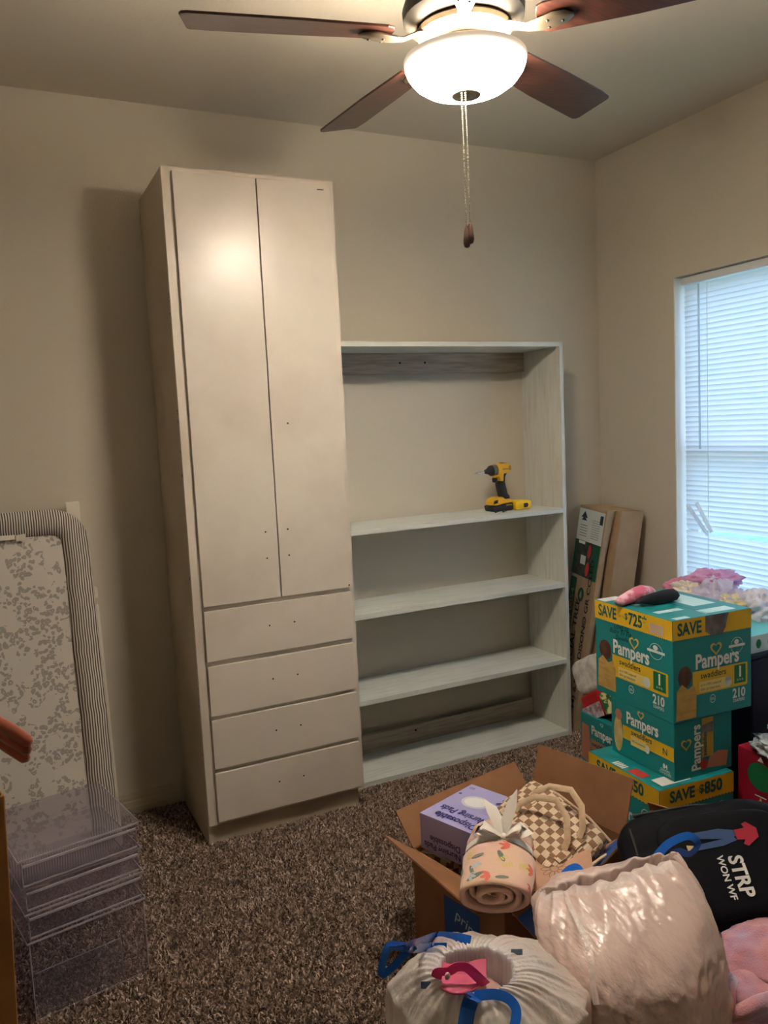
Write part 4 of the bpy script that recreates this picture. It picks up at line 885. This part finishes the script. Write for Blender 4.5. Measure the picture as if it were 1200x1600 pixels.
text('lettering', '60', dl_ * .09, DP, t, Mt, dl_ * .84, -wl * .92, rot=PI / 2 * 0); decal('printed_drop', [ell(dl_ * .93, -wl * .70, .005, .005, 10)], DP, t, Mt)
decal('printed_lines', [rect(dl_ * .05, -wl * .46 - .008 * i, dl_ * .32, -wl * .46 - .008 * i + .002) for i in range(3)], LID, t, Mt)
Ms = faceM((-wl / 2, dl_ / 2, 0), (0, -1, 0), (0, 0, 1)); Ms2 = faceM((-wl / 2, -dl_ / 2, hN), (0, 1, 0), (0, 0, -1))
text('lettering', 'Disposable', hN * .24, DP, t, Ms2, dl_ * .24, hN * .52, bold=.02); text('lettering', 'Nursing Pads', hN * .24, DP, t, Ms2, dl_ * .24, hN * .74 , bold=.02)
decal('printed_arrow', [[(dl_ * .04, hN * .90), (dl_ * .04, hN * .68), (dl_ * .08, hN * .68), (dl_ * .08, hN * .78), (dl_ * .16, hN * .60), (dl_ * .20, hN * .68), (dl_ * .12, hN * .85), (dl_ * .19, hN * .85), (dl_ * .19, hN * .92)]], DP, t, Ms2)

def checker_mat(name, s, rotz=0.):
    m = bpy.data.materials.new(name); m.use_nodes = True; N = m.node_tree.nodes; K = m.node_tree.links; b = N['Principled BSDF']
    tc = N.new('ShaderNodeTexCoord'); mp = N.new('ShaderNodeMapping'); mp.inputs['Rotation'].default_value = (0, 0, rotz); K.new(tc.outputs['UV'], mp.inputs[0])
    ch = N.new('ShaderNodeTexChecker'); ch.inputs['Scale'].default_value = 1 / s; ch.inputs[1].default_value = lin((222, 200, 174)) + (1,); ch.inputs[2].default_value = lin((142, 108, 80)) + (1,); K.new(mp.outputs[0], ch.inputs[0])
    wv = N.new('ShaderNodeTexWave'); wv.inputs['Scale'].default_value = 60; wv.bands_direction = 'X'; K.new(mp.outputs[0], wv.inputs[0]); bp = N.new('ShaderNodeBump'); bp.inputs['Strength'].default_value = .4; bp.inputs['Distance'].default_value = .002
    K.new(wv.outputs[0], bp.inputs['Height']); K.new(bp.outputs[0], b.inputs['Normal']); K.new(ch.outputs[0], b.inputs['Base Color']); b.inputs['Roughness'].default_value = .8
    return m
def cube_uv(o, ox=0, oy=0):
    me = o.data; uv = me.uv_layers.new(name='UVMap')
    for p in me.polygons:
        n = p.normal; a = max(range(3), key=lambda i: abs(n[i]))
        for li in p.loop_indices:
            c = me.vertices[me.loops[li].vertex_index].co
            uv.data[li].uv = {0: (c.y + ox, c.z + oy), 1: (c.x + ox, c.z + oy), 2: (c.x + ox, c.y + oy)}[a]
m_chk = checker_mat('checkered_canvas', .0195)
m_tan = mat('tan_strap', (206, 182, 152), .75, var=(190, 164, 134), vscale=40); m_gold = mat('gold_metal', (212, 160, 90), .25, 1.)
def pillowed(w, d, h, n=14, puff=.25, amp=.012, seed=0, slump=0.):
    # a soft box: superellipsoid grid with dents
    P = blob((0, 0, 0), (w / 2, d / 2, h / 2), (.35, .35), amp, 4, seed, nu=72, nv=36)
    return P
def handbag():
    # lies on its back in the open box, handles towards the flap
    c = px((853, 1292), z=.375)
    n = Vector((-.22, -.34, .91)).normalized(); xb = px((932, 1280), z=.375) - px((812, 1222), z=.375); xb = (xb - n * xb.dot(n)).normalized(); yb = n.cross(xb)
    t = thing('checkered_bag', 'brown and cream checkered handbag with two handles in the open box', 'handbag', tuple(c - n * .045), rot=Matrix(((xb[0], yb[0], n[0]), (xb[1], yb[1], n[1]), (xb[2], yb[2], n[2]))).to_euler())
    P = pillowed(.28, .21, .12, amp=.05, seed=5); mb = MB(); mb.grid(P, True); o = mb.build('bag_body', m_chk, t, smooth='all', local=True); cube_uv(o, .004, .003)
    # end gusset with zip
    mb = MB(); mb.tube([(.147, -.085, .01), (.156, -.04, .035), (.158, .0, .042), (.156, .05, .03), (.147, .085, .0)], .005, 8); z = mb.build('zip', m_tan, t, smooth=True, local=True)
    mb = MB(); mb.tube([(.158, -.07, .028), (.162, -.078, .012), (.165, -.086, -.006)], [.003, .0045, .003], 8); mb.build('zip_pull', m_gold, z, smooth=True, local=True)
    for yy, zz, hgt in ((-.035, .060, .05), (.025, .058, .04)):
        pts = [(-.085, yy, zz - .004), (-.08, yy + .02, zz + .02), (-.055, yy + .05, zz + .03 + hgt * .3), (0, yy + .075, zz + .035 + hgt * .5), (.05, yy + .06, zz + .03 + hgt * .4), (.085, yy + .025, zz + .02), (.09, yy, zz - .004)]
        mb = MB(); mb.tube(pts, .0095, 10, flat=.35); hd = mb.build('handle', m_tan, t, smooth=True, local=True)
        for xx in (-.087, .09):
            mb = MB(); mb.box(xx - .019, xx + .019, yy - .034, yy + .012, zz - .008, zz + .003); pt = mb.build('strap_patch', m_chk, hd, local=True, bevel=.003); cube_uv(pt, .01, .0)
            mb = MB(); mb.ico((xx, yy - .026, zz + .004), .0035, 1); mb.build('rivet', m_gold, pt, local=True)
    mb = MB(); mb.tube([(-.14, .1, .03), (-.05, .108, .045), (.06, .108, .045), (.14, .1, .03)], .004, 8); mb.build('seam_piping', m_tan, t, smooth=True, local=True)
    # pouch of the same cloth under the lilac carton
    c = px((690, 1345), z=.22)
    P = blob((0, 0, 0), (.085, .075, .05), (.5, .5), .06, 3, 9); t = thing('checkered_pouch', 'small checkered pouch under the lilac nursing pads carton', 'pouch', (c.x + .02, c.y + .03, .215), rot=(.15, .1, .7))
    mb = MB(); mb.grid(P, True); o = mb.build('pouch_body', m_chk, t, smooth='all', local=True); cube_uv(o, .0, .006)
    mb = MB(); mb.tube([(-.08, -.05, .03), (-.083, 0, .042), (-.08, .05, .03)], .0035, 8); mb.build('piping', WHT, t, smooth=True, local=True)
handbag()

# kraft gift box with daisy drawing
c = px((852, 1350), z=.33)
t = thing('kraft_gift_box', 'flat kraft gift box with daisy drawing between blanket and checkered bag', 'box', (c.x, c.y, .255), rot=(math.radians(9), math.radians(-6), math.radians(-36)))
m_kg = mat('pink_kraft', (196, 154, 126), .7, var=(188, 146, 118), vscale=20)
part('box_base', m_kg, t, -.125, .125, -.085, .085, 0, .05, local=True, bevel=.001); part('lid', m_kg, t, -.128, .128, -.088, .088, .0505, .075, local=True, bevel=.0015)
Mk = faceM((0, 0, .075), (1, 0, 0), (0, 1, 0)); ink = mat('daisy_ink', (92, 66, 48), .6)
for kk in range(10):
    a = 2 * PI * kk / 10; decal('printed_petal', ring_polys(ell(.03 + .022 * math.cos(a), -.01 + .022 * math.sin(a), .013, .0065, 14, a), ell(.03 + .022 * math.cos(a), -.01 + .022 * math.sin(a), .0118, .0053, 14, a)), ink, t, Mk)
decal('printed_dot', [ell(.112, -.07, .005, .005, 10)], DP, t, Mk)

# ------------------------------------------------------------------ rolled floral blanket with bow
def print_mat():
    m = mat('peach_fleece', (236, 200, 172), .95, sheen=.5, var=(232, 190, 176), vscale=7, bump=(200, .5), bdist=.003); return m
def roll():
    a = px((770, 1400), z=.345); b = px((780, 1298), z=.385); ax = (b - a); Ln = ax.length; ax.normalize(); sd = ax.cross(Vector((0, 0, 1))).normalized(); up = sd.cross(ax).normalized()
    t = thing('rolled_blanket', 'rolled peach floral baby blanket tied with a white bow', 'blanket', tuple(a))
    R0 = Matrix(((sd[0], up[0], ax[0], a[0]), (sd[1], up[1], ax[1], a[1]), (sd[2], up[2], ax[2], a[2]), (0, 0, 0, 1)))
    nS, nL = 110, 26; turns = 4.2; th = .0125
    def sp(f, s, off):  # f 0..1 along spiral (outside to inside), s 0..1 along axis
        an = 4.9 + f * turns * 2 * PI; r = .080 * (1 - f) + .008 + off
        cinch = 1 - .16 * math.exp(-((s - .66) / .07) ** 2) + .05 * math.sin(PI * s)
        bump_ = 1 + .05 * float(vnoise(np.array([math.cos(an) * 2, math.sin(an) * 2, s * 3.]), 4))
        taper = 1 - .12 * max(0, s - .7) / .3
        return Vector((math.cos(an) * r * 1.10 * cinch * bump_ * taper, math.sin(an) * r * .62 * cinch * bump_ * taper, s * Ln + .012 * math.sin(an * .5)))
    mb = MB()
    for side in (0, 1):
        off = 0 if side == 0 else -th
        mb.grid([[tuple(R0 @ sp(i / nS, j / nL, off)) for j in range(nL + 1)] for i in range(nS + 1)])
    n1 = (nS + 1) * (nL + 1)
    for i in range(nS):
        for j in (0, nL): p, q = i * (nL + 1) + j, (i + 1) * (nL + 1) + j; mb.f.append((p, q, q + n1, p + n1))
    for j in range(nL): mb.f.append((j, j + 1, j + 1 + n1, j + n1))
    mb.build('fleece', print_mat(), t, smooth='all')
    # printed blooms and leaves laid on the outer turn
    def spot(f, s, pts, m, name):
        c = sp(f, s, .0015); d1 = (sp(f + .004, s, .0015) - c).normalized(); d2 = Vector((0, 0, 1)); out = []
        for (u, v) in pts:
            # follow the curve of the roll
            ff = f + u / (.085 * turns * 2 * PI); out.append(tuple(R0 @ sp(ff, s + v / Ln, .0016)))
        mb = MB(); mb.add(out, [tuple(range(len(out)))]); mb.build(name, m, t, recalc=False)
    g1 = mat('print_coral', (226, 120, 104), .9); g2 = mat('print_greygreen', (120, 128, 116), .9); g3 = mat('print_yellow', (226, 206, 130), .9); g4 = mat('print_paleblue', (188, 200, 204), .9); g5 = mat('print_darkline', (84, 80, 66), .9)
    for i in range(40):
        f = random.uniform(.03, .17); s = random.choice([random.uniform(.04, .56), random.uniform(.76, .97)]); an = random.uniform(0, 2 * PI); kind = i % 4
        L = random.uniform(.016, .026)
        if kind in (0, 2):
            for k in range(3): aa = an + (k - 1) * .8; spot(f, s, ell(L * .6 * math.cos(aa), L * .6 * math.sin(aa), L * .55, L * .24, 10, aa), (g1 if kind == 0 else g4), 'printed_petal')
        elif kind == 1: spot(f, s, ell(0, 0, L, L * .3, 10, an), g2, 'printed_leaf')
        else:
            for k in range(4): spot(f, s, ell((k - 1.5) * L * .42 * math.cos(an), (k - 1.5) * L * .42 * math.sin(an), L * .16, L * .42, 10, an), g3, 'printed_seed_pod')
    # ribbon band round the roll and bow on top
    m_rib = mat('white_satin', (238, 232, 224), .28, sheen=.2)
    ring = []
    for w_ in (-.012, .012):
        row = []
        for k in range(48):
            an = 2 * PI * k / 48; f = ((an - 4.9) % (2 * PI)) / (turns * 2 * PI); c = sp(f, .66 + w_ / Ln, .0035); row.append(tuple(R0 @ c))
        ring.append(row)
    mb = MB(); mb.grid(ring, True); band = mb.build('ribbon_band', m_rib, t, smooth='all', recalc=False)
    fk = ((1.35 - 4.9) % (2 * PI)) / (turns * 2 * PI); kn = sp(fk, .66, .006)
    def rib(pts, w, name):
        rows = []
        for i, p in enumerate(pts):
            p = Vector(p); nx = Vector(pts[min(i + 1, len(pts) - 1)]) - Vector(pts[max(i - 1, 0)]); nx.normalize(); ss = nx.cross(Vector((0, 1, .15))).normalized() * (w[i] if hasattr(w, '__len__') else w); rows.append([R0 @ (kn + p - ss), R0 @ (kn + p + Vector((0, .003, 0))), R0 @ (kn + p + ss)])
        mb = MB(); mb.grid(rows); return mb.build(name, m_rib, t, smooth='all', recalc=False)
    rib([(0, .004, 0), (-.02, .02, .004), (-.05, .034, .006), (-.068, .02, .004), (-.04, .004, .0), (0, .004, 0)], [.007, .017, .021, .020, .014, .006], 'bow_loop')
    rib([(0, .004, 0), (.02, .022, .008), (.045, .032, .012), (.062, .02, .01), (.04, .006, .002), (0, .004, 0)], [.007, .017, .021, .020, .014, .006], 'bow_loop')
    rib([(0, .004, 0), (-.012, .03, .02), (-.03, .055, .04), (-.05, .075, .05)], [.007, .018, .021, .003], 'bow_tail'); rib([(0, .004, 0), (.008, .035, .02), (.022, .07, .045), (.036, .105, .06)], [.007, .017, .018, .002], 'bow_tail')
    mb = MB(); mb.ico(tuple(R0 @ (kn + Vector((0, .006, 0)))), .009, 2); mb.build('knot', m_rib, t, smooth='all')
roll()
# ------------------------------------------------------------------ white drawstring bags
def plastic(name, c1, c2, vs_, lo, hi, stretch=(1, 1, .3), rough=.26):
    return mat(name, c1, rough, var=c2, vscale=vs_, vlo=lo, vhi=hi, bump=(42, .9), bdist=.008, stretch=stretch, transl=.22, spec=.6)
m_bagA = plastic('thin_white_plastic', (240, 233, 226), (234, 210, 198), 6, .45, .72); m_bagB = plastic('thin_pinkish_plastic', (242, 216, 208), (246, 234, 230), 4.2, .48, .74, (1, .35, .8))
m_dblue = mat('blue_drawstring', (30, 104, 206), .25, bump=(80, .3), bdist=.003); m_hem = mat('hem_plastic', (196, 198, 214), .25, bump=(60, .6), bdist=.004)
m_hemB = plastic('pinkish_hem_film', (246, 230, 224), (236, 214, 208), 14, .45, .7); m_hemA = plastic('white_hem_film', (244, 240, 240), (226, 220, 226), 14, .45, .7)
VR = Vector((.897, -.44, 0)).normalized(); VF = Vector((.44, .897, 0)).normalized()   # across and away, seen from the room's middle
def ribbon(name, pts, w, m, parent, up=(0, 0, 1), flat=.07):
    # smooth the path
    P = [Vector(p) for p in pts]; out = []
    for i in range(len(P) - 1):
        p0, p1, p2, p3 = P[max(i - 1, 0)], P[i], P[i + 1], P[min(i + 2, len(P) - 1)]
        for k in range(5):
            s = k / 5; out.append(.5 * ((2 * p1) + (p2 - p0) * s + (2 * p0 - 5 * p1 + 4 * p2 - p3) * s * s + (3 * p1 - p0 - 3 * p2 + p3) * s ** 3))
    out.append(P[-1]); mb = MB(); mb.tube(out, w, 10, flat=flat, up=up); return mb.build(name, m, parent, smooth=True)

from mathutils.bvhtree import BVHTree
def caster(rows, closed=True):
    m, n = rows.shape[:2]; V = [tuple(p) for p in rows.reshape(-1, 3)]; Fc = [(i * n + j, i * n + (j + 1) % n, (i + 1) * n + (j + 1) % n, (i + 1) * n + j) for i in range(m - 1) for j in range(n)]
    bv = BVHTree.FromPolygons(V, Fc); o = Vector(CAM_POS)
    def on(p, lift=.006, D=None):
        d = (px(p, D=1.) - o).normalized(); h = bv.ray_cast(o, d)
        if h[0] is None: return px(p, D=D)
        return h[0] - d * lift
    return on
def film(rows, fs, m1, m2, t):
    # body film and the hem above it share one surface
    mb = MB(); mb.grid(rows[:fs + 1], True); n = rows.shape[1]; mb.f.append(tuple(range(n))[::-1]); mb.build('bag_film', m1, t, smooth='all')
    mb = MB(); mb.grid(rows[fs:], True); mb.build('hem', m2, t, smooth='all', recalc=False)
def open_bag():
    c0 = Vector((-1.995, -1.925, 0)); rc = px((742, 1514), z=.418)
    t = thing('garbage_bag', 'white plastic bag with blue drawstring, open on a pink bib', 'bag', (c0.x, c0.y, 0), group='white drawstring bags')
    nth, nt = 260, 90
    A, F = np.meshgrid(np.linspace(0, 2 * PI, nth, endpoint=False), np.linspace(0, 1, nt + 1)); ca, sa = np.cos(A), np.sin(A)
    g1 = np.clip(F / .6, 0, 1); g2 = np.clip((F - .6) / .3, 0, 1); g3 = np.clip((F - .9) / .1, 0, 1)
    rb = .186 * (.80 + .26 * np.sin(PI * (.10 + .62 * g1))); r = rb + (.066 - rb) * g2 ** .9 - .010 * g3
    z = .335 * g1 ** .9 + .083 * np.sin(g2 * PI / 2) - .16 * g3; k = g2 * (1 - .6 * g3)
    r = r * (1 + (1.14 * ca ** 2 + .72 * sa ** 2 - 1) * k)
    P0 = np.stack([ca * 2.3, sa * 2.3, F * 3.2], -1)
    n = fbm(P0, 31) * .014 * (1 - .75 * k) + ridge(np.stack([A * 3.2, F * 1.2, F * 0], -1), 37) * .007 * np.sin(np.clip(F / .9, 0, 1) * PI)
    n += k * (.0022 * np.sin(47 * A + 2.6 * np.sin(3 * A + 1)) + .0018 * np.sin(29 * A + 2.7 * np.sin(4 * A)))
    r = r + n; cxs = c0.x + (rc.x - c0.x) * g2; cys = c0.y + (rc.y - c0.y) * g2
    rows = np.stack([cxs + r * (VR.x * ca + VF.x * sa), cys + r * (VR.y * ca + VF.y * sa), np.maximum(.001, z + .012 * sa * k + n * .4)], -1)
    film(rows, 79, m_bagA, m_hemA, t); on = caster(rows[:82])
    # contents seen in the mouth
    P = blob((rc.x, rc.y, .335), (.066, .055, .045), (.8, .9), .08, 3, 55); mb = MB(); mb.grid(P, True); mb.build('lining', mat('mauve_inner_film', (206, 166, 158), .5), t, smooth='all')  # plain mauve film filling the mouth
    def at(a, D): return px(a, D=D)
    Dm = (rc - Vector(CAM_POS)).dot(Vector(_F))
    q = lambda X, Y, d=0.: px((580 + .2833 * X, 1380 + .2835 * Y), D=Dm + d)
    vw = (Vector(CAM_POS) - rc).normalized()
    c7 = lambda X, Y: (580 + .2833 * X, 1380 + .2835 * Y)
    w = lambda X, Y, l=.008: on(c7(X, Y), l, Dm - .03)
    ribbon('drawstring', [w(548, 322), w(470, 305), w(350, 296), w(240, 335, .012), w(150, 352), w(100, 350)], .0115, m_dblue, t, up=vw)
    ribbon('drawstring', [w(415, 352), w(330, 352, .012), w(230, 358, .018), w(110, 345), w(72, 410), w(55, 505), w(110, 470), w(190, 390, .012), w(240, 345, .016)], .0085, m_dblue, t, up=vw)
    ribbon('drawstring', [w(715, 520), w(640, 570, .010), w(570, 620, .012), w(535, 690, .010), w(518, 790, .010)], .015, m_dblue, t, up=vw)
    ribbon('drawstring', [w(570, 622, .016), w(680, 612, .014), w(760, 640, .010), w(800, 700, .010), w(790, 790, .010)], .0095, m_dblue, t, up=vw)
    for X, Y in ((803, 383), (306, 562)):
        p = w(X, Y, .003); s1 = Vector(_R) * .0115; s2 = Vector(_U) * .0075; mb = MB(); v = [p - s1 - s2, p + s1 - s2, p + s1 + s2, p - s1 + s2]; mb.hexa([x - vw * .001 for x in v], [x + vw * .001 for x in v]); mb.build('hem_slot', mat('faded_blue_plastic', (118, 140, 176), .3), t)
    # pink silicone bib
    b = thing('baby_bib', 'hot pink silicone bib with crumb tray inside the open bag', 'bib', tuple(q(480, 560, .0)))
    m_pk = mat('pink_silicone', (240, 70, 140), .25, coat=.3, transl=.15); m_pk2 = mat('pink_clear_silicone', (238, 112, 150), .12, coat=.5, transl=.2)
    mb = MB(); mb.grid([[q(395 + 240 * j / 12, 432 + 16 * math.sin(j / 12 * 5) + 40 * i, .03 - .012 * i) for j in range(13)] for i in range(4)]); mb.build('back_panel', m_pk2, b, smooth='all', recalc=False)
    rows = []
    for i in range(13):
        row = []
        for j in range(25):
            u = -1 + 2 * j / 24; v = i / 12
            X = 480 + 125 * u; Y = 500 + 115 * v * (1 - .45 * u * u); d = -.02 - .045 * v * (1 - u * u) + .02 * (1 - v)
            row.append(q(X, Y, d))
        rows.append(row)
    mb = MB(); mb.grid(rows); o = mb.build('crumb_tray', m_pk2, b, smooth='all', recalc=False)
    md = o.modifiers.new('thickness', 'SOLIDIFY'); md.thickness = .003
    ribbon('neck_band', [q(360, 520, -.02), q(372, 490, -.03), q(430, 485, -.035), q(470, 462, -.035), q(520, 462, -.035), q(560, 490, -.035), q(600, 530, -.03), q(628, 556, -.02)], [.011] * 36, m_pk, b, up=vw, flat=.2)
    p = q(420, 512, -.055); mb = MB(); mb.ico(tuple(p), .006, 2, (1, .6, 1.3)); mb.build('snap_button', mat('pale_pink_snap', (240, 190, 200), .3), b, smooth='all')
open_bag()

def tall_bag():
    c0 = Vector((-1.672, -1.957, 0))
    t = thing('garbage_bag', 'large full pinkish-white plastic bag standing in front of the backpack', 'bag', tuple(c0), group='white drawstring bags')
    nth, nt = 240, 110
    A, F = np.meshgrid(np.linspace(0, 2 * PI, nth, endpoint=False), np.linspace(0, 1, nt + 1)); ca, sa = np.cos(A), np.sin(A)
    sg = lambda x, p: np.sign(x) * np.abs(x) ** p
    g = np.clip(F / .93, 0, 1); g3 = np.clip((F - .93) / .07, 0, 1); k = np.clip((g - .80) / .20, 0, 1) ** 1.5
    kt = np.clip((g - .70) / .30, 0, 1) ** 2.2
    Aw = (1 - .16 * kt) * .194 * (.86 + .19 * np.sin(PI * np.minimum(1, .08 + .8 * g)) + .02 * g) - .01 * g3
    B = .180 * (.80 + .28 * np.sin(PI * (.12 + .66 * g))) * (1 - .95 * np.clip((g - .62) / .38, 0, 1) ** 1.9) + .008 - .004 * g3
    z = .452 * (1 - (1 - g) ** 1.25) - .05 * g3
    P0 = np.stack([ca * 2.2, sa * 2.2, F * 3.], -1)
    n = fbm(P0, 71) * .014 + ridge(np.stack([ca * 1.5 + z * 4, sa * 1.5, z * 15 - ca * 4.0], -1), 77) * .0030 * (1 - k)
    n += .0040 * k * np.sin(31 * A + 3 * np.sin(2 * A)) + .0014 * (1 - k) * g * np.sin(27 * A + 9 * z + 3 * np.sin(3 * A))
    n += (ridge(np.stack([ca * 7 + z * 22, sa * 3, z * 40 - ca * 10], -1), 81) * .0022 + ridge(np.stack([ca * 4 - z * 16, sa * 2, z * 34 + ca * 8], -1), 85) * .0018) * np.sin(PI * np.clip(g, 0, 1)) ** .5
    x = sg(ca, .95) * (Aw * (1 - .08 * (1 - g)) + n) + .045 * (1 - g); y = sg(sa, .95) * (B + n) + .085 * g ** 2
    zz = z * (1 + .085 * ca * g ** 2) + .004 * k * np.sin(17 * A)
    rows = np.stack([c0.x + VR.x * x + VF.x * y, c0.y + VR.y * x + VF.y * y, np.maximum(.001, zz)], -1)
    film(rows, 99, m_bagB, m_hemB, t); on = caster(rows)
    q = lambda a, D: px(a, D=D)
    vw = Vector((-.5, -.6, .6)).normalized(); D0 = 1.90
    ribbon('drawstring', [q((1026, 1338), D0), q((1045, 1318), D0), q((1075, 1306), D0), q((1091, 1318), D0), q((1078, 1334), D0), q((1060, 1330), D0), q((1048, 1336), D0)], .0095, m_dblue, t, up=vw)
    ribbon('drawstring', [q((880, 1368), 1.94), q((890, 1358), 1.96), q((902, 1354), 1.97), q((908, 1362), 1.96)], .009, m_dblue, t, up=vw)
    # welded side seam hanging down the front
    pts = []
    for i, (X, Y) in enumerate(((884, 1392), (888, 1410), (905, 1445), (922, 1490), (925, 1525), (932, 1570), (938, 1610))): pts.append((X, Y))
    ribbon('side_seam', [on(p, .002) for p in pts[:-1]], .0065, m_hemB, t, up=vw, flat=.12)
    return t
tall_bag()

# small bits of other white bags at the right edge
soft('garbage_bag', 'white plastic bag peeking in at the right edge above the pink fleece', 'bag', blob(px((1214, 1412), D=2.02), (.06, .06, .08), (.8, .8), .12, 3, 91, ridgy=.12, nu=80, nv=50), plastic('thin_white_film', (226, 226, 226), (206, 206, 212), 6, .4, .7), 'white drawstring bags')
c = px((1175, 1610), D=1.75)
t = thing('white_board_stack', 'white flat packed panels lying under the pink fleece', 'panel', (c.x, c.y, 0), math.radians(-40))
for k in range(3): part('panel', mat('matte_white_panel', (206, 200, 190), .5), t, -.10, .18, -.16 + .012 * k, .10, .002 + .05 * k, .048 + .05 * k, local=True, bevel=.004)
# pink and lilac fleece blanket, bundled
def fleece():
    m = mat('tie_dye_fleece', (214, 150, 160), .95, sheen=.6, var=(178, 164, 208), vscale=5.5, vlo=.44, vhi=.6, bump=(260, .6), bdist=.004)
    c = px((1192, 1508), D=1.86)
    t = thing('fleece_blanket', 'fluffy pink and lilac fleece blanket bundled at the right edge', 'blanket', (c.x, c.y, c.z - .12))
    P = blob((c.x, c.y, c.z + .01), (.125, .11, .085), (.85, .8), .12, 1.8, 103, ridgy=.03, nu=80, nv=48, rz=.4); mb = MB(); mb.grid(P, True); mb.build('upper_fold', m, t, smooth='all')
    c2 = px((1185, 1540), D=1.80)
    P = blob((c2.x, c2.y, c2.z), (.105, .10, .055), (.8, .8), .12, 2.0, 107, ridgy=.04, nu=80, nv=48, rz=.1); mb = MB(); mb.grid(P, True); mb.build('lower_fold', m, t, smooth='all')
    # hanging edge with a soft rolled hem
    q = lambda a, D: px(a, D=D)
    mb = MB(); pts = [q((1143, 1528), 1.72), q((1136, 1545), 1.70), q((1137, 1570), 1.69), q((1142, 1588), 1.69), q((1160, 1583), 1.67), q((1185, 1570), 1.66), q((1210, 1562), 1.66)]
    mb.tube(pts, [.014, .017, .017, .017, .018, .018, .018], 12); mb.build('rolled_hem', m, t, smooth='all')
fleece()

# ------------------------------------------------------------------ black backpack
def backpack():
    c = px((1118, 1352), z=.385); n = Vector((-.40, -.52, .76)).normalized(); yb = Vector((.86, -.46, .10)); yb = (yb - n * yb.dot(n)).normalized(); xb = yb.cross(n).normalized()
    R0 = Matrix(((xb[0], yb[0], n[0]), (xb[1], yb[1], n[1]), (xb[2], yb[2], n[2])))
    t = thing('backpack', 'black backpack with white STRP lettering lying on a carton', 'backpack', tuple(c), rot=R0.to_euler())
    mk = mat('black_nylon', (15, 17, 24), .65, bump=(30, .35), bdist=.006, spec=.12); mk2 = mat('black_zip', (14, 14, 18), .5); ms = mat('zip_metal', (150, 150, 156), .3, 1.)
    # main body: soft box, front pocket proud of it
    P = blob((0, 0, -.075), (.165, .215, .085), (.42, .5), .06, 2.5, 121, nu=90, nv=44); mb = MB(); mb.grid(P, True); mb.build('main_compartment', mk, t, smooth='all', local=True)
    P = blob((.0, .03, -.012), (.125, .15, .030), (.3, .38), .03, 2.5, 127, nu=90, nv=36); mb = MB(); mb.grid(P, True); fp = mb.build('front_pocket', mk, t, smooth='all', local=True)
    for rr, z, nm in ((1.0, .0, 'pocket_zip'),):
        pts = [(-.127, -.10, -.012), (-.13, .0, -.008), (-.125, .12, -.010), (-.09, .178, -.014), (0, .186, -.014), (.09, .178, -.014), (.125, .12, -.010), (.13, .0, -.008), (.127, -.10, -.012)]
        mb = MB(); mb.tube(pts, .0045, 8); mb.build(nm, mk2, fp, smooth=True, local=True)
    mb = MB(); mb.tube([(-.168, -.15, -.06), (-.172, 0, -.055), (-.16, .16, -.06), (-.09, .216, -.065), (0, .224, -.065), (.09, .216, -.065), (.16, .16, -.06), (.172, 0, -.055), (.168, -.15, -.06)], .0055, 8); mb.build('main_zip', mk2, t, smooth=True, local=True)
    mb = MB(); mb.tube([(-.115, -.175, -.004), (-.06, -.175, .004), (.06, -.175, .004), (.115, -.175, -.004)], .005, 8); mb.build('seam_piping', mk2, t, smooth=True, local=True)
    for (x, y, z, a) in ((.128, -.06, .004, .5), (-.125, .12, .0, .3), (.172, .04, -.045, .2)):
        mb = MB(); u = Vector((math.cos(a), math.sin(a), .12)); w = Vector((-math.sin(a), math.cos(a), 0)) * .0045; p = Vector((x, y, z))
        mb.tube([p + w, p + w + u * .03, p + u * .036, p - w + u * .03, p - w, p + w], .0011, 6); mb.build('zip_pull', ms, t, smooth=True, local=True)
    mb = MB(); mb.tube([(-.05, .215, -.06), (-.045, .25, -.05), (0, .262, -.045), (.045, .25, -.05), (.05, .215, -.06)], .010, 10, flat=.5); mb.build('grab_handle', mk, t, smooth=True, local=True)
    for s in (-1, 1):
        mb = MB(); mb.tube([(s * .07, .19, -.15), (s * .10, .10, -.175), (s * .11, -.05, -.18), (s * .12, -.17, -.155)], .022, 10, flat=.35); mb.build('shoulder_strap', mk, t, smooth=True, local=True)
    M = faceM((0, 0, .0195), (1, 0, 0), (0, 1, 0))
    text('lettering', 'STRP', .046, WHT, t, M, -.010, .03, bold=.03, sx=.95, extrude=.0004); text('lettering', 'WON WF', .022, WHT, t, M, -.014, .004, bold=.02, sx=1.05, extrude=.0004)
    jn = mat('jeans_print', (58, 84, 132), .8); rd = mat('red_shirt_print', (170, 34, 58), .8); sk = mat('cream_print', (232, 214, 168), .8)
    decal('printed_jeans', [[(-.075, -.045), (-.062, -.045), (-.052, .035), (-.055, .065), (-.07, .065), (-.078, .03)], [(-.045, -.04), (-.032, -.04), (-.036, .03), (-.045, .065), (-.056, .06), (-.052, .035)]], jn, t, M, .0006)
    decal('printed_shirt', [[(-.070, .066), (-.046, .066), (-.044, .085), (-.034, .078), (-.028, .088), (-.046, .118), (-.068, .120), (-.086, .10), (-.082, .088), (-.072, .092)]], rd, t, M, .0008)
    decal('printed_shoe', [[(-.078, -.062), (-.06, -.062), (-.061, -.046), (-.074, -.046)]], sk, t, M, .0006); decal('printed_shoe', [[(-.048, -.057), (-.03, -.057), (-.031, -.041), (-.045, -.041)]], sk, t, M, .0006)
backpack()
